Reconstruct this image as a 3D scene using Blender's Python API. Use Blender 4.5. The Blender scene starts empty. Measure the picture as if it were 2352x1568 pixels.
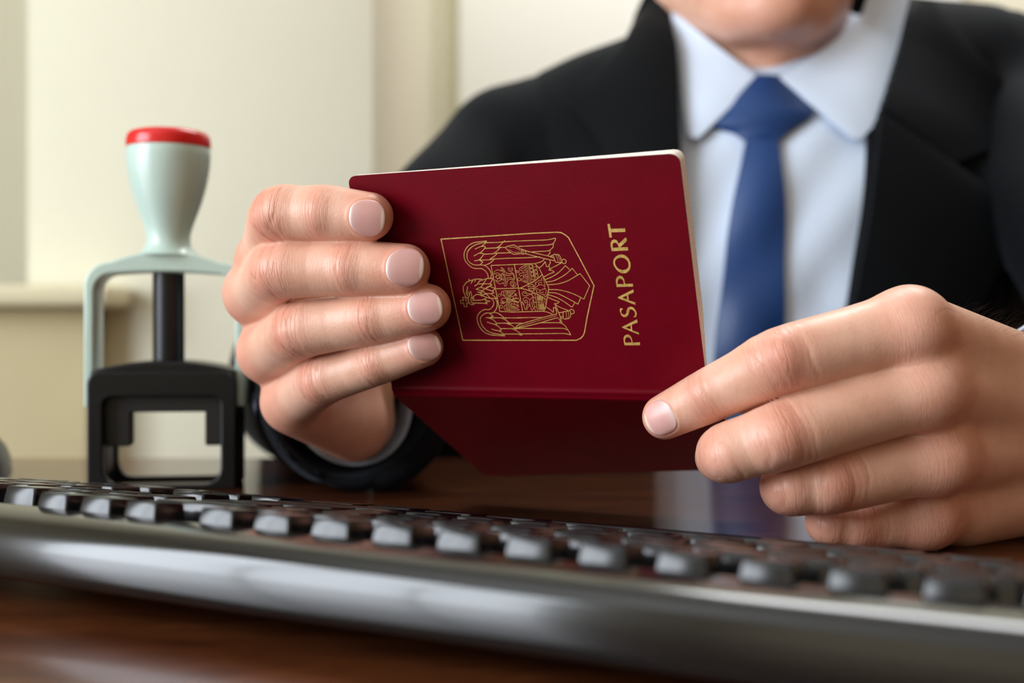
import bpy, bmesh, math, random
import numpy as np
from mathutils import Vector, Matrix

# ------------------------------------------------------------------ camera, world, lights
S = bpy.context.scene
C = S.collection
FPX = 2800.0                      # focal length in photograph pixels
CAMZ = 0.83                       # 8 cm above the desk top
DESK = 0.75

cam_d = bpy.data.cameras.new('camera'); cam = bpy.data.objects.new('camera', cam_d); C.objects.link(cam)
cam.location = (0, 0, CAMZ); cam.rotation_euler = (math.pi/2, 0, 0)
cam_d.sensor_width = 36; cam_d.lens = FPX/2352*36; cam_d.shift_y = -44/2352
cam_d.clip_start = 0.01; cam_d.clip_end = 50
cam_d.dof.use_dof = True; cam_d.dof.focus_distance = 0.424; cam_d.dof.aperture_fstop = 6.3; cam_d.dof.aperture_blades = 9
S.camera = cam

world = bpy.data.worlds.new('daylight'); S.world = world; world.use_nodes = True
bg = world.node_tree.nodes['Background']; bg.inputs[0].default_value = (0.62, 0.74, 0.95, 1); bg.inputs[1].default_value = 1.0

def area(name, loc, rot, sx, sy, power, col):
    l = bpy.data.lights.new(name, 'AREA'); l.shape = 'RECTANGLE'; l.size = sx; l.size_y = sy; l.energy = power; l.color = col
    o = bpy.data.objects.new(name, l); C.objects.link(o); o.location = loc; o.rotation_euler = rot
    return o
# daylight entering by the window in the left wall, and an added fill light over the recess
area('window_daylight', (-2.06, -0.75, 1.475), (0, -math.pi/2, 0), 1.8, 1.75, 100, (0.88, 0.94, 1.0))
area('recess_fill_light', (0.6, 1.45, 2.70), (0, 0, 0), 1.2, 0.6, 29, (0.97, 0.99, 1.0))

S.view_settings.view_transform = 'Standard'; S.view_settings.look = 'None'
S.view_settings.gamma = 1; S.view_settings.use_curve_mapping = False
S.view_settings.exposure = 0.15

# ------------------------------------------------------------------ helpers
def px(u, v, y):                  # photograph pixel at a chosen real depth y (m)
    return Vector(((u-1176)/FPX*y, y, CAMZ+(740-v)/FPX*y))

def lin(c):
    return tuple(((x/255)/12.92 if x/255 <= .04045 else ((x/255+.055)/1.055)**2.4) for x in c)+(1,)

class Mat:
    def __init__(s, name):
        s.m = bpy.data.materials.new(name); s.m.use_nodes = True; s.nt = s.m.node_tree
        s.b = s.nt.nodes['Principled BSDF']; s.n = s.nt.nodes; s.l = s.nt.links
    def set(s, **k):
        for a, v in k.items(): s.b.inputs[a.replace('_', ' ')].default_value = v
        return s
    def node(s, t, **k):
        n = s.n.new(t)
        for a, v in k.items():
            if a in n.inputs.keys(): n.inputs[a].default_value = v
            else: setattr(n, a, v)
        return n
    def noise(s, scale, detail=4, rough=.55, coord='Object', vec=None, scl=None):
        n = s.node('ShaderNodeTexNoise'); n.inputs['Scale'].default_value = scale; n.inputs['Detail'].default_value = detail; n.inputs['Roughness'].default_value = rough
        if vec is None:
            tc = s.node('ShaderNodeTexCoord'); vec = tc.outputs[coord]
        if scl:
            mp = s.node('ShaderNodeMapping'); mp.inputs['Scale'].default_value = scl; s.l.new(vec, mp.inputs[0]); vec = mp.outputs[0]
        s.l.new(vec, n.inputs['Vector']); return n
    def ramp(s, fac, stops):
        r = s.node('ShaderNodeValToRGB'); e = r.color_ramp.elements
        while len(e) < len(stops): e.new(.5)
        for q, (p, c) in zip(e, stops): q.position = p; q.color = c
        s.l.new(fac, r.inputs[0]); return r.outputs[0]
    def bump(s, h, strength, dist, normal=None):
        b = s.node('ShaderNodeBump'); b.inputs['Strength'].default_value = strength; b.inputs['Distance'].default_value = dist
        s.l.new(h, b.inputs['Height'])
        if normal is not None: s.l.new(normal, b.inputs['Normal'])
        s.l.new(b.outputs[0], s.b.inputs['Normal']); return b.outputs[0]
    def col(s, out): s.l.new(out, s.b.inputs['Base Color'])

def plain(name, rgb, rough=.5, nscale=None, namp=.06, bump=0, **k):
    m = Mat(name); c = lin(rgb); m.set(Base_Color=c, Roughness=rough, **k)
    if nscale:
        n = m.noise(nscale)
        lo = tuple(x*(1-namp) for x in c[:3])+(1,); hi = tuple(min(1, x*(1+namp)) for x in c[:3])+(1,)
        m.col(m.ramp(n.outputs[0], [(.3, lo), (.7, hi)]))
        if bump: m.bump(n.outputs[0], .3, bump)
    return m.m

def link(name, me, mat, parent=None, smooth=True):
    if mat is not None and not me.materials: me.materials.append(mat)
    if smooth:
        me.polygons.foreach_set('use_smooth', [True]*len(me.polygons)); me.update()
    o = bpy.data.objects.new(name, me); C.objects.link(o)
    if parent is not None: o.parent = parent
    return o
def from_bm(name, bm, mat, parent=None, smooth=True, sharp=35):
    me = bpy.data.meshes.new(name); bm.normal_update(); bm.to_mesh(me); bm.free()
    o = link(name, me, mat, parent, smooth)
    if smooth and sharp: me.set_sharp_from_angle(angle=math.radians(sharp))
    return o
def mesh(name, v, f, mat, parent=None, smooth=True, sharp=None):
    me = bpy.data.meshes.new(name); me.from_pydata([tuple(p) for p in v], [], f); me.validate(); me.update()
    o = link(name, me, mat, parent, smooth)
    if sharp: me.set_sharp_from_angle(angle=math.radians(sharp))
    return o
def empty(name, loc, label, cat, group=None, rz=0):
    o = bpy.data.objects.new(name, None); C.objects.link(o); o.location = loc; o.rotation_euler = (0, 0, rz); o.empty_display_size = .02
    o['label'] = label; o['category'] = cat
    if group: o['group'] = group
    return o
def box_bm(bm, lo, hi, bevel=0, seg=2):
    r = bmesh.ops.create_cube(bm, size=1)
    for v in r['verts']:
        v.co = Vector([lo[i]+(hi[i]-lo[i])*(v.co[i]+.5) for i in range(3)])
    if bevel:
        es = list({e for v in r['verts'] for e in v.link_edges})
        bmesh.ops.bevel(bm, geom=es, offset=bevel, segments=seg, profile=.5, affect='EDGES')
    return r
def box(name, lo, hi, mat, parent=None, bevel=0, seg=2, smooth=True):
    bm = bmesh.new(); box_bm(bm, lo, hi, bevel, seg); return from_bm(name, bm, mat, parent, smooth)
def lathe(name, prof, mat, parent=None, n=48, centre=(0, 0, 0), squash=1.0):
    v = []; f = []
    for r, z in prof:
        for k in range(n):
            a = 2*math.pi*k/n; v.append((centre[0]+r*math.cos(a), centre[1]+r*math.sin(a)*squash, centre[2]+z))
    for i in range(len(prof)-1):
        for k in range(n):
            f.append((i*n+k, i*n+(k+1) % n, (i+1)*n+(k+1) % n, (i+1)*n+k))
    f.append(tuple(range(n))[::-1]); f.append(tuple((len(prof)-1)*n+k for k in range(n)))
    return mesh(name, v, f, mat, parent, True, 40)
def shape2d(loops, extrude, bevel=0.0, res=2):
    """flat outline (with holes) in x,y, thickened along z; returns mesh data"""
    cu = bpy.data.curves.new('outline', 'CURVE'); cu.dimensions = '2D'; cu.fill_mode = 'BOTH'; cu.extrude = max(extrude/2-bevel, 1e-6); cu.bevel_depth = bevel; cu.bevel_resolution = res; cu.offset = -bevel
    for lp in loops:
        sp = cu.splines.new('POLY'); sp.points.add(len(lp)-1); sp.use_cyclic_u = True
        for q, p in zip(sp.points, lp): q.co = (p[0], p[1], 0, 1)
    o = bpy.data.objects.new('outline', cu); C.objects.link(o)
    dg = bpy.context.evaluated_depsgraph_get(); me = bpy.data.meshes.new_from_object(o.evaluated_get(dg))
    bpy.data.objects.remove(o); bpy.data.curves.remove(cu)
    return me
def rrect(x0, y0, x1, y1, r, n=5):
    if not isinstance(r, (tuple, list)): r = (r,)*4
    out = []
    for (cx, cy, a0, rr) in ((x1-r[0], y1-r[0], 0, r[0]), (x0+r[1], y1-r[1], 90, r[1]), (x0+r[2], y0+r[2], 180, r[2]), (x1-r[3], y0+r[3], 270, r[3])):
        if rr < 1e-9: out.append((cx, cy)); continue
        for k in range(n+1):
            a = math.radians(a0+90*k/n); out.append((cx+rr*math.cos(a), cy+rr*math.sin(a)))
    return out
def catmull(P, n=6, closed=False):
    P = [np.asarray(p, float) for p in P]; out = []
    m = len(P)
    for i in range(m if closed else m-1):
        p1, p2 = P[i], P[(i+1) % m]
        p0 = P[i-1] if (closed or i > 0) else 2*p1-p2
        p3 = P[(i+2) % m] if (closed or i+2 < m) else 2*p2-p1
        for k in range(n):
            t = k/n; out.append(.5*((2*p1)+(-p0+p2)*t+(2*p0-5*p1+4*p2-p3)*t*t+(-p0+3*p1-3*p2+p3)*t**3))
    if not closed: out.append(P[-1])
    return out

# ------------------------------------------------------------------ the room
M = {}
def wall_mat(name, rgb):
    m = Mat(name); m.set(Roughness=.75, Specular_IOR_Level=.2)
    n = m.noise(3.0, 3); c = lin(rgb)
    m.col(m.ramp(n.outputs[0], [(.3, tuple(x*.97 for x in c[:3])+(1,)), (.7, tuple(min(1, x*1.02) for x in c[:3])+(1,))]))
    n2 = m.noise(220, 3); m.bump(n2.outputs[0], .15, .001)
    return m.m
M['wall'] = wall_mat('cream_wall_paint', (234, 230, 208))
M['bounce_wall'] = plain('brown_bounce_wall', (128, 84, 48), .5, 6, .15)  # brown invented for the unseen right wall, to warm the bounced fill
M['wall_tan'] = wall_mat('tan_wall_paint', (205, 188, 156))
M['ceiling'] = wall_mat('white_ceiling_paint', (240, 240, 236))
M['frame_white'] = plain('white_window_paint', (235, 236, 236), .35, 8, .03)
M['floorwood'] = plain('brown_floor', (120, 86, 58), .45, 5, .2)
def struct(o): o['kind'] = 'structure'; return o
struct(box('floor', (-2.1, -2.5, -.05), (2.4, 2.4, 0), M['floorwood']))
struct(box('ceiling', (-2.1, -2.5, 2.8), (2.4, 2.4, 2.85), M['ceiling']))
# back wall with the pier that stands out of it
bm = bmesh.new()
box_bm(bm, (-2.1, 2.2, 0), (2.4, 2.4, 2.8))
struct(from_bm('wall_back', bm, M['wall'], None, False))
bm = bmesh.new(); box_bm(bm, (-.498, 1.25, 0), (-.141, 2.201, 2.8), .004, 2)
struct(from_bm('wall_pier', bm, M['wall'], None, True))
struct(box('wall_right', (2.3, -2.5, 0), (2.4, 2.2, 2.8), M['bounce_wall'], None, 0, 2, False))
def wall_with_hole(name, axis, pos, thick, a0, a1, h):
    """wall in the plane axis=pos, hole h=(lo,hi,zlo,zhi)"""
    bm = bmesh.new()
    for (p, q, z0, z1) in ((a0, h[0], 0, 2.8), (h[1], a1, 0, 2.8), (h[0], h[1], 0, h[2]), (h[0], h[1], h[3], 2.8)):
        lo = [0, 0, z0]; hi = [0, 0, z1]; lo[axis] = pos; hi[axis] = pos+thick; lo[1-axis] = p; hi[1-axis] = q
        box_bm(bm, lo, hi)
    return struct(from_bm(name, bm, M['wall'], None, False))
wall_with_hole('wall_left', 0, -2.1, .1, -2.5, 2.2, (-1.68, .18, .55, 2.4))
struct(box('wall_front', (-2.0, -2.5, 0), (2.3, -2.4, 2.8), M['wall_tan'], None, 0, 2, False))
def window(name, axis, pos, lo, hi, z0, z1, n):
    bm = bmesh.new(); d = .03; w = .045
    def bar(p, q, a, b):
        l = [0, 0, a]; h = [0, 0, b]; l[axis] = pos; h[axis] = pos+d; l[1-axis] = p; h[1-axis] = q; box_bm(bm, l, h, .004, 1)
    bar(lo, hi, z0, z0+w); bar(lo, hi, z1-w, z1)
    for k in range(n+1):
        c = lo+w/2+(hi-lo-w)*k/n; bar(c-w/2, c+w/2, z0, z1)
    return struct(from_bm(name, bm, M['frame_white'], None, True))
window('window_1', 0, -2.04, -1.68, .18, .55, 2.4, 3)

# white door in the recess behind the person
M['door'] = plain('white_door_paint', (250, 251, 248), .5, 4, .01)
dr = struct(box('door_1', (-.095, 2.165, 0), (.80, 2.2, 2.1), M['door'], None, .003))
for z0, z1 in ((.25, .95), (1.1, 1.95)):
    pnl = bmesh.new(); box_bm(pnl, (.24, 2.155, z0), (.675, 2.168, z1), .006, 2); from_bm('panel', pnl, M['door'], dr)
# panel added out of view to carry the fill light over the recess
fill_panel = empty('recess_fill_panel', (.6, 1.45, 2.8), 'flat rectangular white panel added out of view for the fill light', 'lamp')
box('housing', (-.62, -.32, -.06), (.62, .32, 0), M['frame_white'], fill_panel, .01)
# panelled dado with a projecting ledge along the foot of the pier
M['cab'] = plain('beige_panel_paint', (205, 192, 150), .55, 4, .04)
M['cabtop'] = plain('beige_ledge_paint', (222, 212, 178), .5, 4, .04)
dado = struct(box('trim_1', (-1.25, 1.205, 0), (-.4196, 1.249, .845), M['cab'], None, .003))
box('ledge', (-1.25, 1.17, .845), (-.388, 1.249, .866), M['cabtop'], dado, .006, 3)

# ------------------------------------------------------------------ the desk
def wood(name):
    m = Mat(name); m.set(Roughness=.22, Coat_Weight=.45, Coat_Roughness=.07, Specular_IOR_Level=.5)
    n = m.noise(9, 6, .6, scl=(1, 7, 7)); n2 = m.noise(70, 4, .6, scl=(1, 9, 9))
    mx = m.node('ShaderNodeMath', operation='ADD'); m.l.new(n.outputs[0], mx.inputs[0]); m.l.new(n2.outputs[0], mx.inputs[1])
    hf = m.node('ShaderNodeMath', operation='MULTIPLY'); hf.inputs[1].default_value = .5; m.l.new(mx.outputs[0], hf.inputs[0])
    m.col(m.ramp(hf.outputs[0], [(.32, lin((42, 19, 10))), (.55, lin((92, 48, 24))), (.75, lin((132, 76, 40)))]))
    m.bump(n2.outputs[0], .05, .0004)
    return m.m
M['desk'] = wood('dark_varnished_wood')
desk = empty('desk', (.1, .25, 0), 'dark brown glossy wooden desk carrying the keyboard and the stamp', 'desk')
bm = bmesh.new(); box_bm(bm, (-1.0, -.42, .715), (1.0, .473, .75), .004, 3); from_bm('tabletop', bm, M['desk'], desk)
for sx in (-1, 1):
    box('leg_panel', (sx*.93-.018, -.38, 0), (sx*.93+.018, .44, .715), M['desk'], desk, .002)
box('modesty_panel', (-.912, -.36, .25), (.912, -.34, .715), M['desk'], desk, .001)
# ------------------------------------------------------------------ passport
PO = np.array([-59.837, 442.505, 52.931]); PA = np.array([.90499, -.42536, .00784]); PB = np.array([.1621, .32775, -.93075]); PN = np.cross(PA, PB)
CAMV = np.array([0, 0, CAMZ*1000])
BEND0, BENDR = 86.4, 1.9
def cover_point(a, w, off=0.0):
    """point of the passport cover: a mm along the spine, w mm over the profile (0 = free edge of the front), off mm inwards"""
    phi = math.radians(41.5+6.0*max(0, min(1, a/125)))
    off = off-.42*math.exp(-((w-84.4)/.9)**2)
    bow = .9*math.sin(math.pi*a/125)*math.sin(math.pi*min(w, 88)/88)
    if w <= BEND0: p = PB*w+PN*off
    else:
        c = PB*BEND0+PN*BENDR
        t = min((w-BEND0)/BENDR, phi)
        n = PN*math.cos(t)-PB*math.sin(t)
        p = c-n*(BENDR-off)
        rest = (w-BEND0)-BENDR*phi
        if rest > 0: p = p+(PB*math.cos(phi)+PN*math.sin(phi))*rest
    return (PO+PA*a+p-PN*bow*.5+CAMV)/1000
def sheet(name, ws, o0, o1, mat, parent, inset=0.0, rad=3.2, free=(True, True), na=26, fan=0.0):
    wl, wh = ws[0], ws[-1]; v = []; f = []; rows = []
    for w in ws:
        e = 99
        if free[0]: e = min(e, w-wl)
        if free[1]: e = min(e, wh-w)
        ins = inset+(rad-math.sqrt(max(0, rad*rad-(rad-e)**2)) if e < rad else 0)
        rows.append([(ins+(125-2*ins)*k/na, w) for k in range(na+1)])
    nr = len(rows); st = na+1
    for o in (o0, o1):
        for r in rows:
            for a, w in r: v.append(cover_point(a, w, o+(fan*(.06+.94*(a/125)**1.5)*min(1, max(0, (86-w)/30)) if o == o1 else 0)))
    q = nr*st
    for i in range(nr-1):
        for k in range(na):
            a, b, c, d = i*st+k, i*st+k+1, (i+1)*st+k+1, (i+1)*st+k
            f.append((a, d, c, b)); f.append((q+a, q+b, q+c, q+d))
    for i in range(nr-1):
        for k in (0, na):
            a, d = i*st+k, (i+1)*st+k
            f.append((a, q+a, q+d, d) if k == 0 else (a, d, q+d, q+a))
    for k in range(na):
        for i in (0, nr-1):
            a, b = i*st+k, i*st+k+1
            f.append((a, b, q+b, q+a) if i == 0 else (a, q+a, q+b, b))
    return mesh(name, v, f, mat, parent, True, 40)
m = Mat('burgundy_leatherette'); m.set(Roughness=.45, Specular_IOR_Level=.10)
n = m.noise(900, 3, .6); n2 = m.noise(60, 3)
m.col(m.ramp(n2.outputs[0], [(.25, lin((90, 1, 15))), (.75, lin((100, 1, 18)))])); m.bump(n.outputs[0], .22, .00025); M['burgundy'] = m.m
m = Mat('passport_paper'); m.set(Roughness=.8, Base_Color=lin((226, 216, 204)))
n = m.noise(1500, 2, .5, scl=(1, 1, 1)); m.col(m.ramp(n.outputs[0], [(.3, lin((205, 190, 176))), (.7, lin((236, 228, 218)))])); M['paper'] = m.m
m = Mat('gold_foil'); m.set(Base_Color=lin((196, 160, 84)), Metallic=.25, Roughness=.4)
n = m.noise(700, 3); m.col(m.ramp(n.outputs[0], [(.3, lin((172, 136, 62))), (.7, lin((214, 178, 104)))])); M['gold'] = m.m
pp = empty('passport', tuple((PO+CAMV+PA*62+PB*88)/1000), 'burgundy passport with gold crest held open between the two hands', 'passport')
pinv = Matrix.Translation(-pp.location)
def fixp(o, root): o.matrix_parent_inverse = Matrix.Translation(-root.location); return o
tot = 175.5
edge = [0, .3, .8, 1.5, 2.3, 3.2]
ws = edge+list(np.linspace(8, 80, 12))+[82, 82.8, 83.4, 84, 84.6, 85.2, 85.8, 86.4, 86.7, 87.0, 87.3, 87.6, 88.0, 90]+list(np.linspace(100, 166, 9))+[tot-e for e in reversed(edge)]
cover = fixp(sheet('cover', ws, 0, .55, M['burgundy'], pp), pp)
ws = edge+list(np.linspace(8, 80, 12))+[85.5]
fixp(sheet('pages', ws, .6, 1.1, M['paper'], pp, .15, free=(True, False), fan=5.4), pp)
ws = [89.5]+list(np.linspace(95, 166, 10))+[tot-e for e in reversed(edge)]
fixp(sheet('pages', ws, .6, 1.5, M['paper'], pp, .3, free=(False, True)), pp)
EMBLEM = [
('f',[33.7,25.07,62.4,24.48,69.84,24.32,79.02,24.34,80.42,24.54,81.73,25.36,82.85,26.44,85.71,33.81,89.58,44.08,89.43,44.16,85.29,55.29,83.38,61.11,82.67,62.43,81.56,63.46,79.82,64.19,34.77,64.11,33.7,25.07]),
('c',[51.69,26.44,49.37,26.57,46.53,26.89,44.16,27.96,42.62,29.51,41.78,31.23,41.8,33.28,42.68,34.77,44.0,35.99,45.61,36.5,47.77,36.57,49.01,37.38,49.77,38.64,49.85,40.11]),
('c',[51.3,26.86,49.26,27.14,46.83,27.77,44.76,28.86,43.4,30.26,42.89,31.71,42.96,33.32,43.97,34.52,45.56,35.15,47.42,35.18,48.78,35.32,50.04,36.02,51.02,37.36,51.28,38.83,50.78,40.28]),
('l',[51.69,26.44,51.37,26.93]),
('c',[51.37,26.93,49.69,28.09,47.87,28.75,46.63,29.18]),
('c',[49.03,28.36,50.63,28.42,50.43,29.06,48.96,30.31,47.61,30.92,45.58,31.82]),
('c',[47.78,30.85,49.59,31.06,48.76,32.19,47.31,33.31,45.47,33.61]),
('l',[47.31,33.31,48.71,34.08,47.58,35.14]),
('c',[46.85,33.29,49.15,33.39,51.76,33.37,53.43,33.06]),
('c',[53.43,33.06,52.76,33.77,51.2,34.74,49.23,35.41]),
('c',[51.8,33.16,53.17,32.4,54.38,31.65,55.06,30.81]),
('c',[53.39,31.18,54.59,30.5,55.8,29.68,56.74,28.71]),
('c',[55.17,29.01,56.34,28.41,57.75,27.31,58.8,26.5]),
('l',[51.34,27.05,56.12,27.11]),
('l',[50.49,29.13,56.67,29.07]),
('l',[56.69,28.99,58.49,29.03]),
('l',[49.55,31.27,53.24,31.18,54.95,31.02,60.24,31.05]),
('c',[56.12,27.11,58.41,26.98,61.97,26.9,67.93,26.88,74.68,26.89,77.96,26.39]),
('c',[77.97,26.32,77.84,27.09,76.92,28.31]),
('c',[63.56,28.88,69.07,28.8,74.96,28.73,76.92,28.31]),
('c',[76.92,28.31,76.57,29.57,75.22,30.65]),
('c',[67.21,31.01,71.66,30.95,74.16,30.89,75.22,30.65]),
('c',[75.22,30.65,75.06,31.63,74.01,32.65]),
('l',[53.34,33.13,59.13,33.03,65.36,33.09,71.18,32.92]),
('c',[72.67,33.68,71.96,34.37,70.69,34.9,68.55,35.33]),
('l',[58.49,29.03,58.98,28.86,59.94,28.54,61.94,28.25,62.89,28.79,64.2,29.83]),
('l',[58.54,29.2,59.85,30.68,61.26,31.66,64.06,31.47]),
('d',[60.0,29.04,61.95,29.04,64.11,30.33]),
('d',[59.84,29.89,61.31,30.95,64.0,31.0]),
('l',[64.59,29.85,66.12,30.47,65.99,31.61,64.71,31.71,64.29,31.55,64.59,29.85]),
('d',[64.98,30.15,64.72,31.63]),
('d',[65.43,30.3,65.18,31.72]),
('l',[66.1,30.54,74.01,32.65,76.22,33.44]),
('l',[65.99,31.61,70.15,32.88,74.65,34.09,76.49,34.51]),
('c',[75.3,32.84,75.49,32.56,76.08,32.51,76.73,32.11,77.42,32.34,78.41,32.52,79.0,34.3,79.03,35.01,78.4,35.27,77.56,35.11,76.7,35.01,76.43,33.94,76.26,33.22,76.07,32.58]),
('d',[77.12,32.4,77.62,33.83,77.57,35.04]),
('d',[77.85,32.43,78.44,34.14,78.43,35.13]),
('d',[75.3,32.84,76.09,33.36]),
('c',[79.21,34.31,80.05,34.05,80.66,34.78,80.25,35.54,79.65,35.67,78.92,35.22]),
('c',[70.21,36.88,71.53,36.06,72.79,34.68]),
('l',[72.79,34.68,73.0,36.54,74.1,36.57,74.08,37.57]),
('c',[74.64,34.16,74.6,35.3,73.68,36.41]),
('c',[78.75,35.36,77.09,36.16,75.36,36.89,73.85,37.63]),
('l',[73.85,37.63,73.74,37.84,74.89,38.02,75.67,38.61]),
('c',[75.67,38.61,73.65,39.27,71.41,40.29]),
('c',[71.69,41.3,74.51,40.3,77.42,38.66,80.11,36.39]),
('l',[80.11,36.39,81.46,37.91]),
('c',[72.13,42.18,75.01,41.74,78.96,39.98,81.4,38.34,82.48,37.45]),
('l',[82.48,37.45,83.93,39.68]),
('c',[72.41,43.19,76.27,42.99,80.1,41.94,83.25,40.38,85.12,39.43]),
('l',[85.12,39.43,87.94,44.04,87.77,44.19,85.06,48.79,84.06,48.2]),
('c',[72.48,45.02,75.92,45.16,79.45,46.02,82.19,47.16,84.06,48.2]),
('l',[84.06,48.2,82.52,50.62,81.6,49.96]),
('c',[72.15,46.1,74.99,46.37,77.73,47.65,81.6,49.96]),
('l',[81.6,49.96,80.15,51.74]),
('c',[71.87,46.89,74.74,47.89,77.42,49.53,80.15,51.74]),
('c',[71.5,47.75,73.56,48.81,75.71,49.64]),
('l',[75.71,49.64,74.95,50.21,73.75,50.34,74.32,51.37]),
('c',[74.06,50.71,75.6,51.68,78.51,52.88]),
('c',[70.29,51.46,71.63,52.35,72.84,53.62]),
('l',[72.84,53.62,73.14,51.79,74.15,51.51]),
('l',[56.86,59.4,57.87,58.51,59.2,57.92,65.11,56.33,69.68,55.12,74.02,54.14,74.03,52.24]),
('d',[58.24,59.04,65.79,56.78,73.91,54.8]),
('l',[56.85,59.48,60.86,58.9,67.51,57.32,73.47,55.68,74.23,55.61]),
('c',[74.02,52.31,73.83,52.09,74.05,51.66,74.31,51.88,74.78,53.57,75.11,55.18,75.17,56.65,75.46,57.17,75.1,57.53,74.72,57.16,74.87,56.65,74.21,55.68]),
('l',[74.76,53.71,76.56,53.51]),
('l',[75.24,55.33,76.31,55.12]),
('l',[75.29,55.92,76.03,55.92]),
('c',[76.58,53.44,76.97,53.3,77.7,53.31,78.48,53.03,79.05,53.18,79.34,53.62,79.06,54.93,78.33,55.87,77.42,56.01,76.79,56.22,76.22,55.63,76.34,54.46,76.58,53.44]),
('d',[77.63,53.31,77.62,54.77,77.14,55.93]),
('d',[78.46,53.17,78.47,54.49,77.87,55.94]),
('c',[78.95,52.89,79.81,52.54,80.68,53.06,80.54,53.93,79.62,54.21,79.21,53.98]),
('c',[49.92,48.18,50.24,49.38,49.76,50.72,48.45,51.89,47.46,52.18,45.9,52.16,44.17,53.04,42.81,54.38,42.34,55.59,42.36,57.56,43.08,59.54,44.66,61.23,47.18,62.07,49.82,62.24,52.27,62.47]),
('c',[51.17,48.13,51.56,49.4,51.28,50.89,50.57,52.22,49.28,53.33,47.99,53.54,46.43,53.52,44.88,54.25,43.81,55.3,43.53,56.81,44.05,58.64,45.59,60.47,47.78,61.39,50.82,61.86,51.73,62.02]),
('c',[49.28,53.33,50.8,53.5,52.2,54.34,53.53,55.55,53.95,55.78]),
('l',[47.81,53.69,49.01,54.75,47.84,55.19]),
('l',[45.94,55.29,60.29,55.54,56.88,55.43,64.51,55.41,69.03,55.41]),
('c',[47.02,55.41,48.48,55.95,49.53,57.01,50.0,57.85]),
('c',[50.0,57.85,48.75,57.84,47.42,57.45,46.09,56.98]),
('l',[49.91,57.47,59.94,57.52,56.51,57.49,59.57,57.58]),
('c',[49.05,57.92,50.44,58.83,51.28,60.2]),
('c',[51.28,60.2,50.15,60.42,48.64,60.11,47.31,59.69]),
('l',[51.08,59.59,59.59,59.57]),
('c',[50.15,60.42,51.27,61.11,52.28,62.4]),
('l',[52.1,61.71,57.06,61.71]),
('c',[51.99,55.46,53.43,56.07,54.77,57.21,55.41,57.97]),
('c',[53.92,57.65,55.52,58.19,56.58,59.17,57.27,60.08]),
('c',[55.58,59.62,57.28,60.46,59.18,61.89]),
('l',[59.57,57.55,60.79,57.56]),
('c',[57.06,61.71,58.59,61.74,57.31,61.66,58.91,62.19]),
('c',[56.1,59.77,57.5,60.61,59.22,62.2]),
('c',[67.04,57.43,71.69,57.43,74.51,57.53,75.9,58.13,76.87,59.46,77.42,60.64,78.08,62.12]),
('c',[59.22,59.57,66.82,59.61,74.92,59.59,77.05,60.2]),
('c',[59.0,61.67,67.99,61.63,75.19,61.59,78.08,62.12]),
('c',[69.11,53.13,70.56,53.44,71.81,53.97,72.35,54.34]),
('c',[42.0,41.03,40.51,41.81,39.31,43.12,39.14,43.21,38.89,44.85,39.15,46.35,39.8,47.86]),
('l',[41.9,40.36,42.08,41.03,43.05,40.9,44.55,40.42,47.32,40.56]),
('l',[43.33,41.06,42.41,42.15]),
('l',[44.65,40.72,43.94,41.52]),
('l',[42.12,40.44,42.02,41.32]),
('l',[46.11,41.2,47.59,40.79,49.23,40.32,51.69,40.38]),
('l',[46.14,41.05,45.11,42.36,43.71,43.14]),
('l',[49.03,40.53,47.28,42.41,46.1,43.72]),
('l',[45.13,42.29,49.93,42.35,50.85,42.78]),
('l',[51.67,40.45,50.09,42.33]),
('l',[50.85,42.78,48.27,43.76]),
('l',[46.14,43.51,44.61,44.14,44.12,44.28,46.32,45.0,47.55,44.28,49.75,43.29]),
('l',[45.98,43.51,50.49,45.15,50.99,45.76,49.85,46.1,47.83,46.07,46.48,45.0]),
('l',[49.75,43.29,51.9,44.22,50.5,45.08]),
('l',[44.39,45.33,45.45,45.5,45.75,46.4,46.01,47.07]),
('l',[46.01,44.99,46.17,45.81,44.39,45.33]),
('l',[45.86,46.62,47.83,46.1,49.21,47.87]),
('l',[49.84,46.13,51.68,47.92,49.21,47.87]),
('c',[46.06,46.78,47.72,47.48,49.5,47.95,49.74,48.33]),
('c',[40.8,43.17,40.75,43.84,40.12,45.02,39.95,45.91,40.32,46.82]),
('e',[40.36,45.03,40.66,45.11,40.85,45.33]),
('e',[40.18,45.92,40.54,45.7,40.63,46.08]),
('l',[42.41,47.46,42.83,46.87,43.89,46.29,45.12,46.39,46.02,47.0]),
('l',[42.41,47.46,42.42,48.21]),
('c',[40.28,47.42,41.01,46.53,41.4,45.34,41.87,45.35,41.89,46.85,42.42,48.21]),
('c',[40.28,47.42,40.23,48.92,40.53,49.83,41.4,50.22,42.42,49.86]),
('c',[41.49,47.29,41.23,48.64,41.4,49.39,42.32,49.55]),
('d',[41.59,47.22,41.95,48.2]),
('l',[41.72,48.57,45.35,48.48,47.32,47.99,47.05,48.58,48.76,48.98,47.06,49.33,47.42,49.93,45.75,49.68,41.37,49.54]),
('c',[39.74,48.61,39.12,48.53,39.1,47.4,38.06,47.45,38.17,48.51,36.89,48.56,36.9,49.7,38.06,49.49,37.96,50.77,39.14,50.86,39.23,49.58,40.11,49.52]),
('l',[51.75,35.49,60.79,35.41]),
('l',[51.75,35.49,51.86,40.37,51.95,47.76,52.0,52.92]),
('l',[52.0,52.92,57.27,53.23,69.12,53.08]),
('l',[60.79,35.41,68.48,35.32]),
('c',[68.48,35.32,69.06,35.69,69.58,36.32]),
('l',[69.58,36.32,70.06,36.88,72.37,43.54,72.58,44.21,72.38,45.01,71.0,49.15,70.07,51.64]),
('c',[70.07,51.64,69.69,52.39,69.09,52.89]),
('l',[60.9,35.51,60.95,43.97,60.96,44.27,60.98,53.04]),
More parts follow.
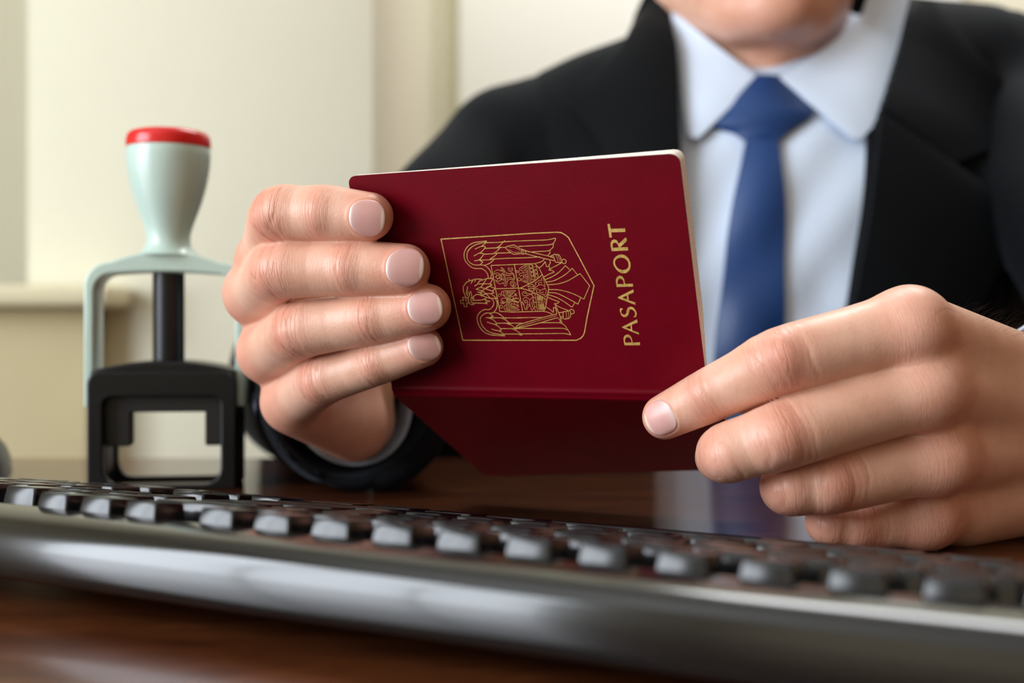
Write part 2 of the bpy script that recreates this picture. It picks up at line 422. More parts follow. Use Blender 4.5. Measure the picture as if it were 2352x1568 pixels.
('l',[52.0,44.27,61.05,44.21]),
('c',[61.09,44.27,62.02,44.11,63.13,43.64,65.35,42.76,68.44,41.16,70.83,39.49]),
('c',[61.09,44.27,61.98,44.36,64.14,44.96,66.82,46.2,69.18,47.43,70.88,48.71]),
('e',[52.41,38.82,52.47,38.13,53.11,37.52,54.01,37.24,54.71,37.38,55.37,37.71]),
('d',[55.37,37.71,55.68,36.35,56.26,36.74,56.71,37.5,56.81,38.06,57.81,38.65,58.5,38.79,59.08,38.43,59.6,38.45,60.08,39.02,60.26,39.83,59.99,40.95,59.56,41.19,58.53,40.79,57.86,40.9,56.89,41.56]),
('e',[56.89,41.56,56.81,42.38,56.35,43.12,55.83,43.42]),
('d',[55.83,43.42,55.31,41.96]),
('e',[55.31,41.96,54.5,42.45,53.66,42.37,52.85,41.78,52.42,40.89]),
('e',[52.41,38.82,53.21,38.4,53.94,38.36,54.58,38.81,54.88,38.95]),
('e',[52.42,40.89,53.07,41.28,53.83,41.43,54.79,40.89,55.07,40.77]),
('d',[53.24,38.97,53.77,39.29,54.41,39.18,54.17,39.8,54.33,40.5,53.84,40.3,53.37,40.73,53.21,40.16,52.61,39.86,53.17,39.65,53.24,38.97]),
('d',[54.81,38.94,54.81,40.76,55.15,40.71,55.25,39.77,55.21,38.95,55.55,38.53,55.79,38.97,56.13,39.6,55.91,40.47,55.72,41.16,55.07,40.77]),
('e',[55.77,38.72,56.43,39.42,56.42,40.17,56.03,41.6]),
('e',[56.55,38.74,56.85,39.25,57.35,39.39,58.67,39.29,59.27,38.81,59.74,39.07,59.85,39.95,59.66,40.63,59.38,40.75,58.76,40.23,57.53,40.2,56.81,40.56,56.45,41.11,56.44,41.49]),
('d',[56.01,41.73,56.11,42.61,56.56,41.55]),
('d',[56.01,37.04,55.76,37.72,56.08,38.1]),
('d',[56.01,37.04,56.45,37.86,56.23,38.73]),
('e',[58.74,36.37,58.23,36.86,58.28,37.48,58.73,37.83,59.38,37.82,59.92,37.34,59.91,36.72,59.5,36.46]),
('e',[58.72,36.81,58.93,37.12,59.31,37.13,59.68,36.9]),
('e',[58.03,42.47,58.55,41.73,59.35,41.62,60.04,42.14,60.26,42.77,59.8,43.51,58.99,43.68,58.28,43.29,58.03,42.47]),
('e',[58.4,42.6,59.01,42.11,59.53,42.44,59.06,42.93,59.52,43.25]),
('e',[58.51,43.04,58.99,43.3,59.61,42.75]),
('d',[57.12,38.82,57.43,38.92]),
('d',[57.09,40.82,57.44,40.7]),
('e',[61.31,37.5,61.24,38.24,61.78,38.51,62.26,38.15,62.2,37.59]),
('e',[61.6,37.69,61.75,37.95,62.04,37.77]),
('e',[61.9,40.37,62.39,40.88,62.18,41.38,61.64,41.49,61.25,41.1,61.42,40.55,61.9,40.37]),
('e',[65.04,35.69,63.92,36.21,62.94,36.68,62.56,37.16,62.79,37.54,63.52,37.75,63.83,38.19,63.5,38.61,62.58,38.71,62.04,39.2,62.63,39.89]),
('e',[62.56,39.58,63.33,39.6,63.73,40.23,63.13,40.71,62.62,41.08,62.85,41.58,63.44,41.9,65.18,42.63]),
('e',[63.83,38.19,63.91,39.18,63.79,40.23]),
('d',[65.03,35.75,65.06,36.31,63.77,37.07]),
('d',[64.09,37.82,64.8,37.41,64.84,36.8]),
('d',[64.8,37.41,65.02,37.97]),
('d',[64.17,38.45,65.29,38.29]),
('d',[65.4,39.16,64.5,39.14,64.31,39.87,65.39,39.9]),
('d',[64.21,40.06,64.24,40.62,64.9,40.88,65.12,40.02]),
('d',[63.6,40.97,63.46,41.78]),
('d',[64.02,41.17,64.07,41.61,63.95,41.92]),
('d',[64.07,41.61,64.75,41.75,65.14,42.5]),
('d',[64.9,40.88,64.94,41.82]),
('d',[63.51,36.7,63.55,37.19]),
('d',[65.46,35.46,65.51,42.57]),
('d',[66.03,35.48,66.14,42.28]),
('d',[66.5,35.74,67.72,35.71,67.66,36.75,66.51,36.78,66.5,35.74]),
('d',[66.58,37.09,67.68,37.06,67.73,38.23,66.71,38.21]),
('d',[66.66,38.51,67.75,38.48,67.74,39.65,66.65,39.69,66.66,38.51]),
('d',[66.72,40.0,67.88,39.97,67.81,41.14,66.64,41.24,66.72,40.0]),
('d',[68.22,36.46,69.26,36.37,69.26,37.48,68.17,37.51]),
('d',[68.31,37.82,69.27,37.78,69.27,38.89,68.25,38.93,68.31,37.82]),
('d',[68.25,39.3,69.29,39.2,69.28,40.37,68.18,40.47,68.25,39.3]),
('d',[67.84,35.71,67.93,37.07,67.87,40.03]),
('d',[66.45,36.41,66.66,38.51,66.72,40.0]),
('d',[67.49,36.26,67.65,36.08]),
('d',[67.37,37.73,67.59,37.55]),
('d',[67.44,39.15,67.66,39.03]),
('d',[67.45,40.64,67.66,40.52]),
('d',[69.03,36.98,69.24,36.86]),
('d',[68.98,38.39,69.18,38.33]),
('d',[68.98,39.87,69.19,39.75]),
('e',[64.64,43.86,65.04,43.44,65.72,43.2,66.16,42.9,66.85,42.98,66.66,43.35,67.15,43.48,67.8,43.06,67.82,42.57,67.6,42.37,68.27,42.2,69.41,41.49,70.55,41.52,70.33,40.95,70.57,40.65,71.17,40.85,71.17,41.96,71.31,43.02,71.04,43.88,70.63,43.31,69.52,43.1,69.08,43.4]),
('e',[64.64,43.86,65.42,43.82,66.7,43.85,67.85,43.87,68.92,43.21,68.97,42.59,69.8,42.18,70.25,42.56]),
('e',[64.68,44.41,65.1,44.98,66.0,45.38,66.84,45.33,66.62,44.76,67.45,44.78,67.85,45.41,67.57,45.97,68.45,46.05,69.35,46.75,70.5,46.77,70.25,47.14,70.75,47.59,71.18,47.28,71.14,46.35,71.39,45.24,71.04,44.3,70.82,44.85,70.2,44.78,69.55,45.2,69.07,45.0]),
('e',[64.68,44.41,66.15,44.51,67.14,44.34,67.83,44.42,68.74,45.06,69.13,45.81,69.77,46.2,70.36,45.71]),
('d',[59.66,45.09,54.87,45.15,54.17,45.39,53.87,45.95,54.08,46.59,54.55,46.92,54.93,46.99,55.36,47.88]),
('d',[59.66,45.09,58.04,46.47,56.84,47.34]),
('e',[56.23,45.62,58.84,45.67]),
('e',[56.2,46.12,58.29,46.16]),
('e',[56.35,46.76,57.68,46.66]),
('e',[56.41,46.82,56.5,47.39,57.14,46.77]),
('e',[54.84,45.34,54.79,45.97,54.87,46.6,55.06,46.99]),
('e',[55.58,45.23,55.58,45.92,55.66,46.62,55.79,47.32,55.89,47.89]),
('e',[56.23,45.24,56.1,46.0,56.18,46.63,56.39,47.27,56.43,47.77]),
('e',[55.36,47.91,54.1,47.92,53.51,48.29,53.34,48.86,53.48,49.18]),
('d',[55.54,48.01,56.54,47.9,57.47,48.55,58.07,48.88,56.78,49.49,55.77,49.6,55.31,49.27,55.54,48.01]),
('d',[55.54,48.71,56.17,48.15,56.9,48.1,55.51,49.21]),
('d',[55.69,49.34,57.38,48.36]),
('d',[55.62,48.26,56.81,49.3]),
('d',[56.24,48.09,57.54,48.93]),
('d',[57.54,48.55,59.51,47.76,60.11,48.03,60.57,48.79,60.11,49.54,59.66,49.85,58.07,48.88]),
('d',[57.81,48.49,59.84,48.08]),
('d',[58.06,48.94,59.79,49.47]),
('d',[58.29,48.75,60.11,49.54]),
('d',[56.89,47.4,57.17,47.66,57.92,47.17,58.39,47.81,57.77,48.36]),
('d',[57.89,49.13,58.33,49.64,58.37,50.15,58.01,50.33,57.22,49.94,56.77,50.25]),
('d',[58.42,47.3,59.18,46.69,59.21,46.12]),
('d',[59.18,46.69,59.92,46.2]),
('d',[59.18,46.69,59.91,46.95]),
('d',[59.29,46.81,59.46,47.32]),
('d',[58.35,50.21,59.18,50.73,59.4,50.23]),
('d',[59.18,50.73,59.98,50.61]),
('d',[59.22,50.86,59.93,51.31]),
('d',[59.09,50.86,59.29,51.56]),
('d',[52.79,49.68,53.54,49.56,53.96,49.06]),
('d',[53.06,50.0,53.65,49.69,54.57,49.71]),
('d',[53.68,48.8,54.22,49.45,54.18,50.02]),
('d',[54.26,49.26,55.05,49.59]),
('d',[53.57,49.75,53.99,50.02]),
('e',[55.26,49.53,55.11,50.35,54.38,50.72,53.94,51.35,54.14,52.06,54.72,52.51,59.58,52.51,58.8,51.74,58.25,51.16,57.32,50.89,56.77,50.25]),
('e',[56.52,50.94,57.89,50.96]),
('e',[56.5,51.39,58.27,51.41]),
('e',[56.41,51.9,58.98,51.87]),
('e',[55.12,50.67,54.87,51.3,54.96,51.94,54.81,52.39]),
('e',[55.96,49.67,55.68,50.49,55.7,51.12,55.38,51.76,55.59,52.46]),
('e',[56.5,49.61,56.24,50.3,56.29,51.13,56.05,51.7,56.11,52.47]),
('e',[53.15,46.26,53.65,46.77,53.44,47.21]),
('e',[53.15,46.26,52.5,46.56,52.48,47.07,52.81,47.39]),
('e',[53.04,50.51,53.48,50.96,53.25,51.53,52.75,51.72,52.41,51.4,52.45,50.82,53.04,50.51]),
('e',[63.8,45.77,62.88,45.5,62.15,45.99,62.04,46.61,62.47,47.12,63.23,47.2,64.1,47.03,64.8,46.73,65.71,46.68]),
('e',[63.8,45.77,63.28,46.2,62.52,46.06]),
('e',[63.68,46.83,63.91,46.27,64.66,46.41,65.68,46.49]),
('d',[65.64,46.31,66.94,46.27,66.78,52.86]),
('d',[65.84,46.31,65.72,47.0,66.18,47.69]),
('d',[65.94,47.19,65.92,47.69,64.59,48.67]),
('e',[64.54,48.61,63.86,48.03,63.26,47.77,62.58,47.94,61.92,48.37]),
('d',[61.92,48.37,62.45,49.45,62.77,49.84,63.29,49.47]),
('e',[62.46,49.39,62.82,48.83,63.4,48.84,63.56,49.41,63.43,50.16,63.02,51.04,62.6,51.6]),
('d',[61.45,49.25,61.45,49.94,62.05,51.03,61.91,51.78,62.14,52.36,62.79,52.36,62.92,51.99,62.54,51.92,64.27,50.93,63.53,50.35]),
('d',[61.5,49.31,61.96,50.01,61.98,51.02]),
('e',[64.53,48.67,64.29,49.67,64.31,50.3,64.22,50.8,64.5,51.44,64.42,52.32,64.77,52.52,65.28,52.21,65.25,51.26,65.1,49.87,65.75,49.07,66.06,48.76,66.02,49.38,65.75,49.82,65.89,50.51,66.01,51.34]),
('d',[66.78,47.95,65.94,47.94,65.67,48.81]),
('d',[65.9,49.7,67.44,49.72]),
('d',[66.77,51.41,65.87,51.4,65.69,52.09,66.03,52.34,66.05,52.98]),
('e',[67.84,46.97,67.57,47.47,67.57,48.22,68.0,48.73,69.52,48.82,69.68,47.88]),
('e',[67.25,48.59,67.59,49.22,67.68,50.23,67.19,50.85]),
('d',[68.1,48.85,67.99,50.3,69.52,50.32,69.51,48.88]),
('d',[69.0,48.87,68.88,50.31]),
('d',[68.11,49.54,68.94,49.62]),
('e',[67.83,50.48,67.51,51.23,67.7,51.99,68.17,52.25,69.46,52.2]),
('e',[69.58,50.38,69.61,51.32,69.46,52.2]),
('d',[70.23,48.39,70.42,49.14,70.11,49.51,70.32,50.14]),
('d',[67.27,51.86,67.63,52.81]),
('d',[68.23,52.31,68.17,53.0]),
('d',[68.92,52.38,68.77,52.88]),
('d',[67.76,47.47,69.67,47.51]),
('d',[67.76,47.75,69.63,47.79]),
('d',[67.77,48.03,69.58,48.07]),
('d',[67.77,48.32,69.53,48.35]),
('d',[67.77,48.6,69.49,48.63]),
('d',[67.74,50.61,69.66,50.63]),
('d',[67.73,50.89,69.61,50.92]),
('d',[67.72,51.17,69.57,51.2]),
('d',[67.71,51.45,69.52,51.48]),
('d',[67.71,51.74,69.47,51.76]),
('d',[67.7,52.02,69.43,52.04]),
('p',[97.55,22.25,98.35,22.24,98.49,24.0,103.53,24.01,103.51,25.25,98.47,25.2,98.45,27.01,97.58,27.01]),
('p',[97.76,31.81,97.57,30.15,97.68,29.05,98.21,28.13,99.15,27.69,100.05,28.04,100.58,29.32,103.33,27.16,103.62,27.87,103.46,28.49,100.88,30.58,103.59,30.6,103.58,31.77]),
('h',[98.33,30.62,98.27,29.7,98.64,29.01,99.3,28.83,99.96,29.21,100.33,29.93,100.32,30.62]),
('p',[97.68,35.68,98.08,34.59,99.01,33.67,100.2,33.15,101.31,33.11,102.51,33.62,103.32,34.6,103.75,36.03,103.73,37.13,103.25,38.55,102.33,39.47,101.24,39.84,100.06,39.73,98.89,38.98,98.11,37.76,97.68,36.8]),
('h',[98.32,35.7,98.76,34.85,99.71,34.32,100.69,34.16,101.91,34.47,102.68,35.21,103.05,36.01,103.03,36.95,102.71,37.9,101.83,38.51,100.54,38.63,99.32,38.2,98.57,37.3,98.29,36.5]),
('p',[97.68,44.67,97.64,43.03,97.73,42.07,98.19,41.12,99.23,40.55,100.15,40.85,100.73,41.82,100.88,43.62,103.54,43.57,103.61,44.61]),
('h',[98.27,43.61,98.25,42.72,98.63,41.93,99.32,41.63,100.07,41.97,100.36,42.77,100.39,43.66]),
('p',[97.56,48.35,103.52,45.6,103.53,46.72,101.46,47.57,101.38,49.59,103.59,50.35,103.46,51.27,97.64,48.71]),
('h',[99.12,48.49,100.82,47.8,100.78,49.25]),
('p',[97.94,52.29,98.9,52.63,98.23,53.11,97.97,53.84,98.28,54.5,99.04,54.84,99.75,54.35,100.08,53.14,100.7,52.17,101.7,51.89,102.62,52.19,103.29,53.18,103.56,54.48,103.09,55.78,102.01,55.68,102.78,55.12,103.0,54.31,102.62,53.33,101.89,52.83,101.23,52.99,100.88,53.8,100.4,54.93,99.57,55.66,98.6,55.65,97.82,54.9,97.54,53.43,97.7,52.62]),
('p',[97.48,59.3,103.39,56.51,103.39,57.71,101.2,58.46,101.07,60.59,103.29,61.43,103.27,62.2,97.57,59.58]),
('h',[98.87,59.51,100.67,58.78,100.55,60.26]),
('p',[97.49,66.16,97.37,64.47,97.48,63.47,97.96,62.56,99.09,62.07,99.93,62.4,100.45,63.31,100.61,65.13,103.25,65.05,103.14,66.13]),
('h',[97.9,65.13,97.91,64.14,98.25,63.39,99.02,63.11,99.79,63.39,100.18,64.14,100.18,65.1]),
]

WID = {'f': .40, 'c': .27, 'l': .27, 'd': .15, 'e': .15}
ev = []; ef = []
def ribbon(P, w, closed):
    P = [np.array(p) for p in P]; base = len(ev); n = len(P)
    for i in range(n):
        d0 = P[i]-P[i-1] if (i > 0 or closed) else P[1]-P[0]
        d1 = P[(i+1) % n]-P[i] if (i < n-1 or closed) else d0
        d0 = d0/(np.linalg.norm(d0)+1e-9); d1 = d1/(np.linalg.norm(d1)+1e-9)
        t = d0+d1; L = np.linalg.norm(t); t = t/L if L > .3 else d0
        k = 1/max(.45, abs(float(t@d0))); nn = np.array([-t[1], t[0]])*w/2*k
        for s in (1, -1):
            q = P[i]+nn*s; ev.append(cover_point(q[0], q[1], -.045))
        for s in (1, -1):
            q = P[i]+nn*s; ev.append(cover_point(q[0], q[1], .02))
    for i in range(n if closed else n-1):
        a = base+4*i; b = base+4*((i+1) % n)
        ef.append((a, a+1, b+1, b)); ef.append((a+2, a, b, b+2)); ef.append((a+1, a+3, b+3, b+1))
    if not closed:
        for a in (base, base+4*(n-1)): ef.append((a, a+1, a+3, a+2))
letters = []
for kind, co in EMBLEM:
    pts = [(co[i], co[i+1]) for i in range(0, len(co), 2)]
    if kind == 'p': letters.append([pts]); continue
    if kind == 'h': letters[-1].append(pts); continue
    closed = len(pts) > 3 and pts[0] == pts[-1]
    if closed: pts = pts[:-1]
    if kind in 'ce' and len(pts) > 2: pts = catmull(pts, 5, closed)
    fine = []
    for i in range(len(pts) if closed else len(pts)-1):
        p0 = np.array(pts[i]); p1 = np.array(pts[(i+1) % len(pts)]); k = max(1, int(np.linalg.norm(p1-p0)/1.8))
        fine += [p0+(p1-p0)*j/k for j in range(k)]
    if not closed: fine.append(np.array(pts[-1]))
    pts = fine
    ribbon(pts, WID[kind], closed)
em = mesh("emblem", ev, ef, M["gold"], cover, False)
em['label'] = 'gold line crest of an eagle with a quartered shield'
tb = bmesh.new()
for loops in letters:
    lp = []
    for q in loops:
        q = [(a, -b) for a, b in q]
        if len(q) > 8: q = [tuple(p) for p in catmull(q, 3, True)] if len(q) > 11 and len(loops) < 3 and False else q
        lp.append(q)
    me = shape2d(lp, .12)
    base = len(tb.verts)
    tb.from_mesh(me); bpy.data.meshes.remove(me)
for v in tb.verts:
    off = -.05 if v.co.z > 0 else .05
    v.co = Vector(cover_point(v.co.x, -v.co.y, off))
ti = from_bm("title", tb, M["gold"], cover, False)
ti['label'] = 'gold lettering PASAPORT'

# ------------------------------------------------------------------ self-inking stamp
M['mint'] = plain('pale_mint_plastic', (182, 203, 193), .28, 30, .03)
M['redcap'] = plain('red_plastic', (205, 22, 24), .25, 30, .04)
M['black'] = plain('black_plastic', (12, 13, 15), .34, 60, .12, .0002, Specular_IOR_Level=.3)
M['blackmatte'] = plain('black_inner_plastic', (9, 9, 10), .5, 60, .1)
SX, SY = -.1690, .600
st = empty('stamp', (SX, SY, DESK), 'self-inking stamp with pale green handle and red cap standing on the desk', 'stamp', rz=math.radians(6))
mm = .001
lathe('handle', [(r*mm, z*mm) for r, z in ((15, 113), (13.2, 114.5), (11.2, 117), (10.4, 120), (10.5, 123), (11.6, 127), (13.4, 132), (15.6, 138), (17.4, 144), (18.8, 150), (19.8, 156), (20.2, 161), (20.1, 165), (19.6, 166))], M['mint'], st, 64)
lathe('cap', [(r*mm, z*mm) for r, z in ((19.7, 165.6), (20.3, 166.2), (20.3, 169), (19.8, 171.4), (18.4, 173), (15, 174), (8, 174.6), (.01, 174.8))], M['redcap'], st, 64)
def prism(name, loops, y0, y1, bev, mat, parent, res=2):
    """outline in x,z (mm), thick from y0 to y1 (mm)"""
    me = shape2d([[(x*mm, z*mm) for x, z in lp] for lp in loops], (y1-y0)*mm, bev*mm, res)
    for v in me.vertices:
        x, z, y = v.co; v.co = (x, (y0+y1)/2*mm-y, z)
    me.update(); o = link(name, me, mat, parent); me.set_sharp_from_angle(angle=math.radians(40)); return o
# arched frame: outline of an inverted U
def arch(hw, top, crown, r, z0):
    pts = [(hw, z0), (hw, top-r)]
    for k in range(1, 9):
        a = math.radians(90*k/8); pts.append((hw-r+r*math.cos(a), top-r+r*math.sin(a)))
    for k in range(1, 10):
        x = (hw-r)*(1-2*k/10); pts.append((x, top+crown*(1-(x/(hw-r))**2)))
    for k in range(0, 9):
        a = math.radians(90+90*k/8); pts.append((-hw+r+r*math.cos(a), top-r+r*math.sin(a)))
    pts += [(-hw, top-r), (-hw, z0)]
    return pts
outer = arch(38, 109, 5.5, 12, 39); inner = arch(33.4, 103.5, 1.0, 9, 39)
prism('frame_arch', [outer+inner[::-1]], -11, 11, 1.2, M['mint'], st, 3)
lathe('shaft', [(r*mm, z*mm) for r, z in ((7.6, 60), (7.6, 104))], M['black'], st, 40)
# black housing: top block with crowned roof, side walls, base frame
roof = [(-34.5, 52), (34.5, 52)]+[(x, 57+4.6*(1-(x/33.5)**2)) for x in np.linspace(33.5, -33.5, 15)]
prism('housing_top', [roof], -17, 17, 1.5, M['black'], st, 3)
face = rrect(-34.8, 0, 34.8, 56.5, (6, 6, 1, 1))
hole = rrect(-27.5, 2.5, 27.5, 44.5, (4, 4, 8, 8))
prism('housing_front', [face, hole], -19, -14.5, .9, M['black'], st, 3)
prism('housing_rear', [face, hole], 14.5, 19, .9, M['black'], st, 3)
for s in (-1, 1):
    prism('side_wall', [rrect(min(s*34.6, s*28.5), .5, max(s*34.6, s*28.5), 53, 1.5)], -14.8, 14.8, .3, M['black'], st)
prism('base_frame', [rrect(-30, 0, 30, 2.6, .5)], -14.8, -11, .2, M['black'], st)
# inner carriage with its two lobes
car = [(-28, 52), (-28, 22), (-27, 20.5), (-16.5, 20.5), (-15.8, 21.5), (-15.8, 36.8), (19.5, 36.8), (19.5, 21.5), (20.2, 20.5), (27, 20.5), (28, 22), (28, 52)]
prism('carriage', [car], -13.5, -3, .5, M['blackmatte'], st)

# ------------------------------------------------------------------ keyboard
KTH = math.radians(28)
K1 = Vector((math.cos(KTH), -math.sin(KTH), 0)); K2 = Vector((math.sin(KTH), math.cos(KTH), 0))
kb = empty('keyboard', (-.0706, .321, DESK), 'black computer keyboard with glossy rim lying on the desk before the hands', 'keyboard', rz=-KTH)
m = Mat('glossy_black_rim'); m.set(Base_Color=lin((20, 20, 20)), Roughness=.16, Coat_Weight=.25, Coat_Roughness=.06, Specular_IOR_Level=.55); n = m.noise(200, 2); m.bump(n.outputs[0], .03, .0002); M['rim'] = m.m
M['key'] = plain('dark_key_plastic', (17, 18, 21), .2, 90, .1, .0001)
M['legend'] = plain('white_key_print', (205, 208, 214), .5, 300, .03)
S0, S1 = -195, 245
prof = [(2.5, 25.4), (-4, 25.3), (-8.5, 24.6), (-11.2, 23.5), (-12.8, 22.3), (-13.9, 20.8), (-14.5, 19), (-14.9, 15), (-14.9, 11), (-14, 8.2), (-11.5, 6.8), (-8, 6.2), (30, 4), (116, .6), (127, .3), (131, 2), (131.5, 5), (129, 7.2), (124, 8.2), (119, 8.4), (118.5, 6.4), (3.2, 22.0)]
pc = []
for i, (t_, z_) in enumerate(prof): pc.append((t_, z_))
v = []; f = []
ends = [(S0, .96), (S0+1, .99), (S0+2.5, 1), (S1-2.5, 1), (S1-1, .99), (S1, .96)]
ct = np.mean([p[0] for p in pc]); cz = np.mean([p[1] for p in pc])
for s, k in ends:
    for t_, z_ in pc: v.append((s*mm, (ct+(t_-ct)*k)*mm, (cz+(z_-cz)*k)*mm))
n = len(pc)
for i in range(len(ends)-1):
    for k in range(n): f.append((i*n+k, i*n+(k+1) % n, (i+1)*n+(k+1) % n, (i+1)*n+k))
f.append(tuple(range(n))[::-1]); f.append(tuple((len(ends)-1)*n+k for k in range(n)))
case = mesh('case', v, f, M['rim'], kb, True, 50)
bm = bmesh.new(); bmesh.ops.recalc_face_normals
for s in (-150, 200):
    fb = bmesh.new(); box_bm(fb, (s*mm-.012, -.006, 0), (s*mm+.012, .002, .0085), .001, 1); from_bm('foot', fb, M['key'], kb)
def key_mesh(w, d, h, dish=.5):
    """keycap: base w x d mm, tapered and rounded, slightly dished top"""
    bm = bmesh.new(); N = 5
    lv = []
    for (z, sc, dz, r) in ((0, 1, 0, .8), (h*.6, .96, 0, .9), (h*.93, .92, 0, 1.0), (h, .88, 0, 1.0)):
        ww = w/2-(w*.0+(1-sc)*15/2); dd = d/2-((1-sc)*15/2)
        lp = rrect(-ww, -dd, ww, dd, r, 3); lv.append([bm.verts.new((x*mm, y*mm, z*mm)) for x, y in lp])
    for a, b in zip(lv, lv[1:]):
        for k in range(len(a)): bm.faces.new((a[k], a[(k+1) % len(a)], b[(k+1) % len(a)], b[k]))
    top = lv[-1]; inn = [bm.verts.new((q.co.x*.55, q.co.y*.55, (h-dish)*mm)) for q in top]
    for k in range(len(top)): bm.faces.new((top[k], top[(k+1) % len(top)], inn[(k+1) % len(top)], inn[k]))
    bm.faces.new(inn)
    me = bpy.data.meshes.new('key'); bm.normal_update(); bm.to_mesh(me); bm.free(); me.materials.append(M['key'])
    me.polygons.foreach_set('use_smooth', [True]*len(me.polygons)); me.set_sharp_from_angle(angle=math.radians(45)); return me
glyphs = {}
def glyph(ch):
    if ch not in glyphs:
        cu = bpy.data.curves.new('legend', 'FONT'); cu.body = ch; cu.size = .0042 if len(ch) < 2 else .0030; cu.align_x = 'CENTER'; cu.align_y = 'CENTER'; cu.extrude = .00003; cu.resolution_u = 2
        o = bpy.data.objects.new('legend', cu); C.objects.link(o); dg = bpy.context.evaluated_depsgraph_get()
        me = bpy.data.meshes.new_from_object(o.evaluated_get(dg)); me.materials.clear(); me.materials.append(M['legend'])
        bpy.data.objects.remove(o); bpy.data.curves.remove(cu); glyphs[ch] = me
    return glyphs[ch]
# rows seen from the back of the keyboard: the function row is next to the rim. s runs to the user's left, so rows are listed from the user's left (s high) to right
rows = [
 (7.5, [('Esc', 1)]+[('F%d' % k, 1) for k in range(1, 13)]),
 (29.5, [('`', 1)]+[(c, 1) for c in '1234567890-=']+[('Bksp', 2)]),
 (48.5, [('Tab', 1.5)]+[(c, 1) for c in 'QWERTYUIOP[]']+[('\\', 1.5)]),
 (67.5, [('Caps', 1.75)]+[(c, 1) for c in 'ASDFGHJKL;\'']+[('Enter', 2.25)]),
 (86.5, [('Shift', 2.25)]+[(c, 1) for c in 'ZXCVBNM,./']+[('Shift', 2.75)]),
 (105.5, [('Ctrl', 1.25), ('', 1.25), ('Alt', 1.25), ('', 6.25), ('Alt', 1.25), ('', 1.25), ('', 1.25), ('Ctrl', 1.25)]),
]
kcache = {}
def put_key(txt, s, t_, wu, d=15.5):
    zb = 22.4-14.4*(t_-3)/105.0
    h = 7.2
    kk = (round(wu, 2), d, h)
    if kk not in kcache: kcache[kk] = key_mesh(19*wu-4.2, d, h)
    o = bpy.data.objects.new('key', kcache[kk]); C.objects.link(o); o.parent = kb
    o.location = (s*mm, t_*mm, zb*mm); o.rotation_euler = (math.radians(-7.8), 0, 0)
    if txt:
        g = bpy.data.objects.new('legend', glyph(txt)); C.objects.link(g); g.parent = o
        g.location = (.0012, -.0012, (h-.42)*mm); g.rotation_euler = (0, 0, math.pi)
U = 19.0
for t_, ks in rows:
    s = 230.0
    if t_ < 10:                     # function row: even pitch
        for i, (txt, wu) in enumerate(ks): put_key(txt, (11-i)*U+6.2, t_+1.2, wu*.9, 12.5)
        continue
    for txt, wu in ks:
        put_key(txt, s-wu*U/2-2.0, t_, wu); s -= wu*U
for k, s in enumerate((-40.5, -58.0, -75.5)): put_key(('Prt', 'Scr', 'Brk')[k], s, 8.7, .9, 12.5)
for t_, names in ((29.5, ('Ins', 'Home', 'PgUp')), (48.5, ('Del', 'End', 'PgDn')), (86.5, ('', '^', '')), (105.5, ('<', 'v', '>'))):
    for k in range(3):
        if t_ > 80 and names[k] == '': continue
        put_key(names[k], 230-15*U-2-8-(k+.5)*U, t_, 1)
for t_, names in ((29.5, ('Num', '/', '*', '-')), (48.5, '789+'), (67.5, '456'), (86.5, '123'), (105.5, '0.')):
    for k, c in enumerate(names):
        s = 230-18*U-2-14-(k+.5)*U
        if s > S0+8: put_key(c, s, t_, 1)

# ------------------------------------------------------------------ mouse at the edge of the picture
ms = empty('computer_mouse', (-.286, .617, DESK), 'black computer mouse on the desk beside the stamp', 'computer mouse', rz=.3)
def dome(name, a, b, h, z0, mat, parent, y0=-1.0, y1=1.0):
    v = []; f = []; nu, nv = 20, 14
    for i in range(nu+1):
        y = y0+(y1-y0)*i/nu
        wy = math.sqrt(max(0, 1-abs(y)**2.6)); hy = (1-.35*max(0, -y)**1.5)*math.sqrt(max(0, 1-abs(y)**3))
        for k in range(nv+1):
            t = math.pi*k/nv; v.append((a*wy*math.cos(t), b*y, z0+h*hy*math.sin(t)**.75+.0006))
    for i in range(nu):
        for k in range(nv):
            p = i*(nv+1)+k; f.append((p, p+1, p+nv+2, p+nv+1))
        f.append(tuple((i*(nv+1), (i+1)*(nv+1), (i+1)*(nv+1)+nv, i*(nv+1)+nv)))
    return mesh(name, v, f, mat, parent, True, 60)
dome('shell', .030, .052, .026, .001, M['black'], ms)
sw = lathe('scroll_wheel', [(.001, -.003), (.006, -.003), (.0065, -.002), (.0065, .002), (.006, .003), (.001, .003)], M['key'], ms, 20); sw.location = (0, -.03, .022)
sw.rotation_euler = (0, math.pi/2, 0)
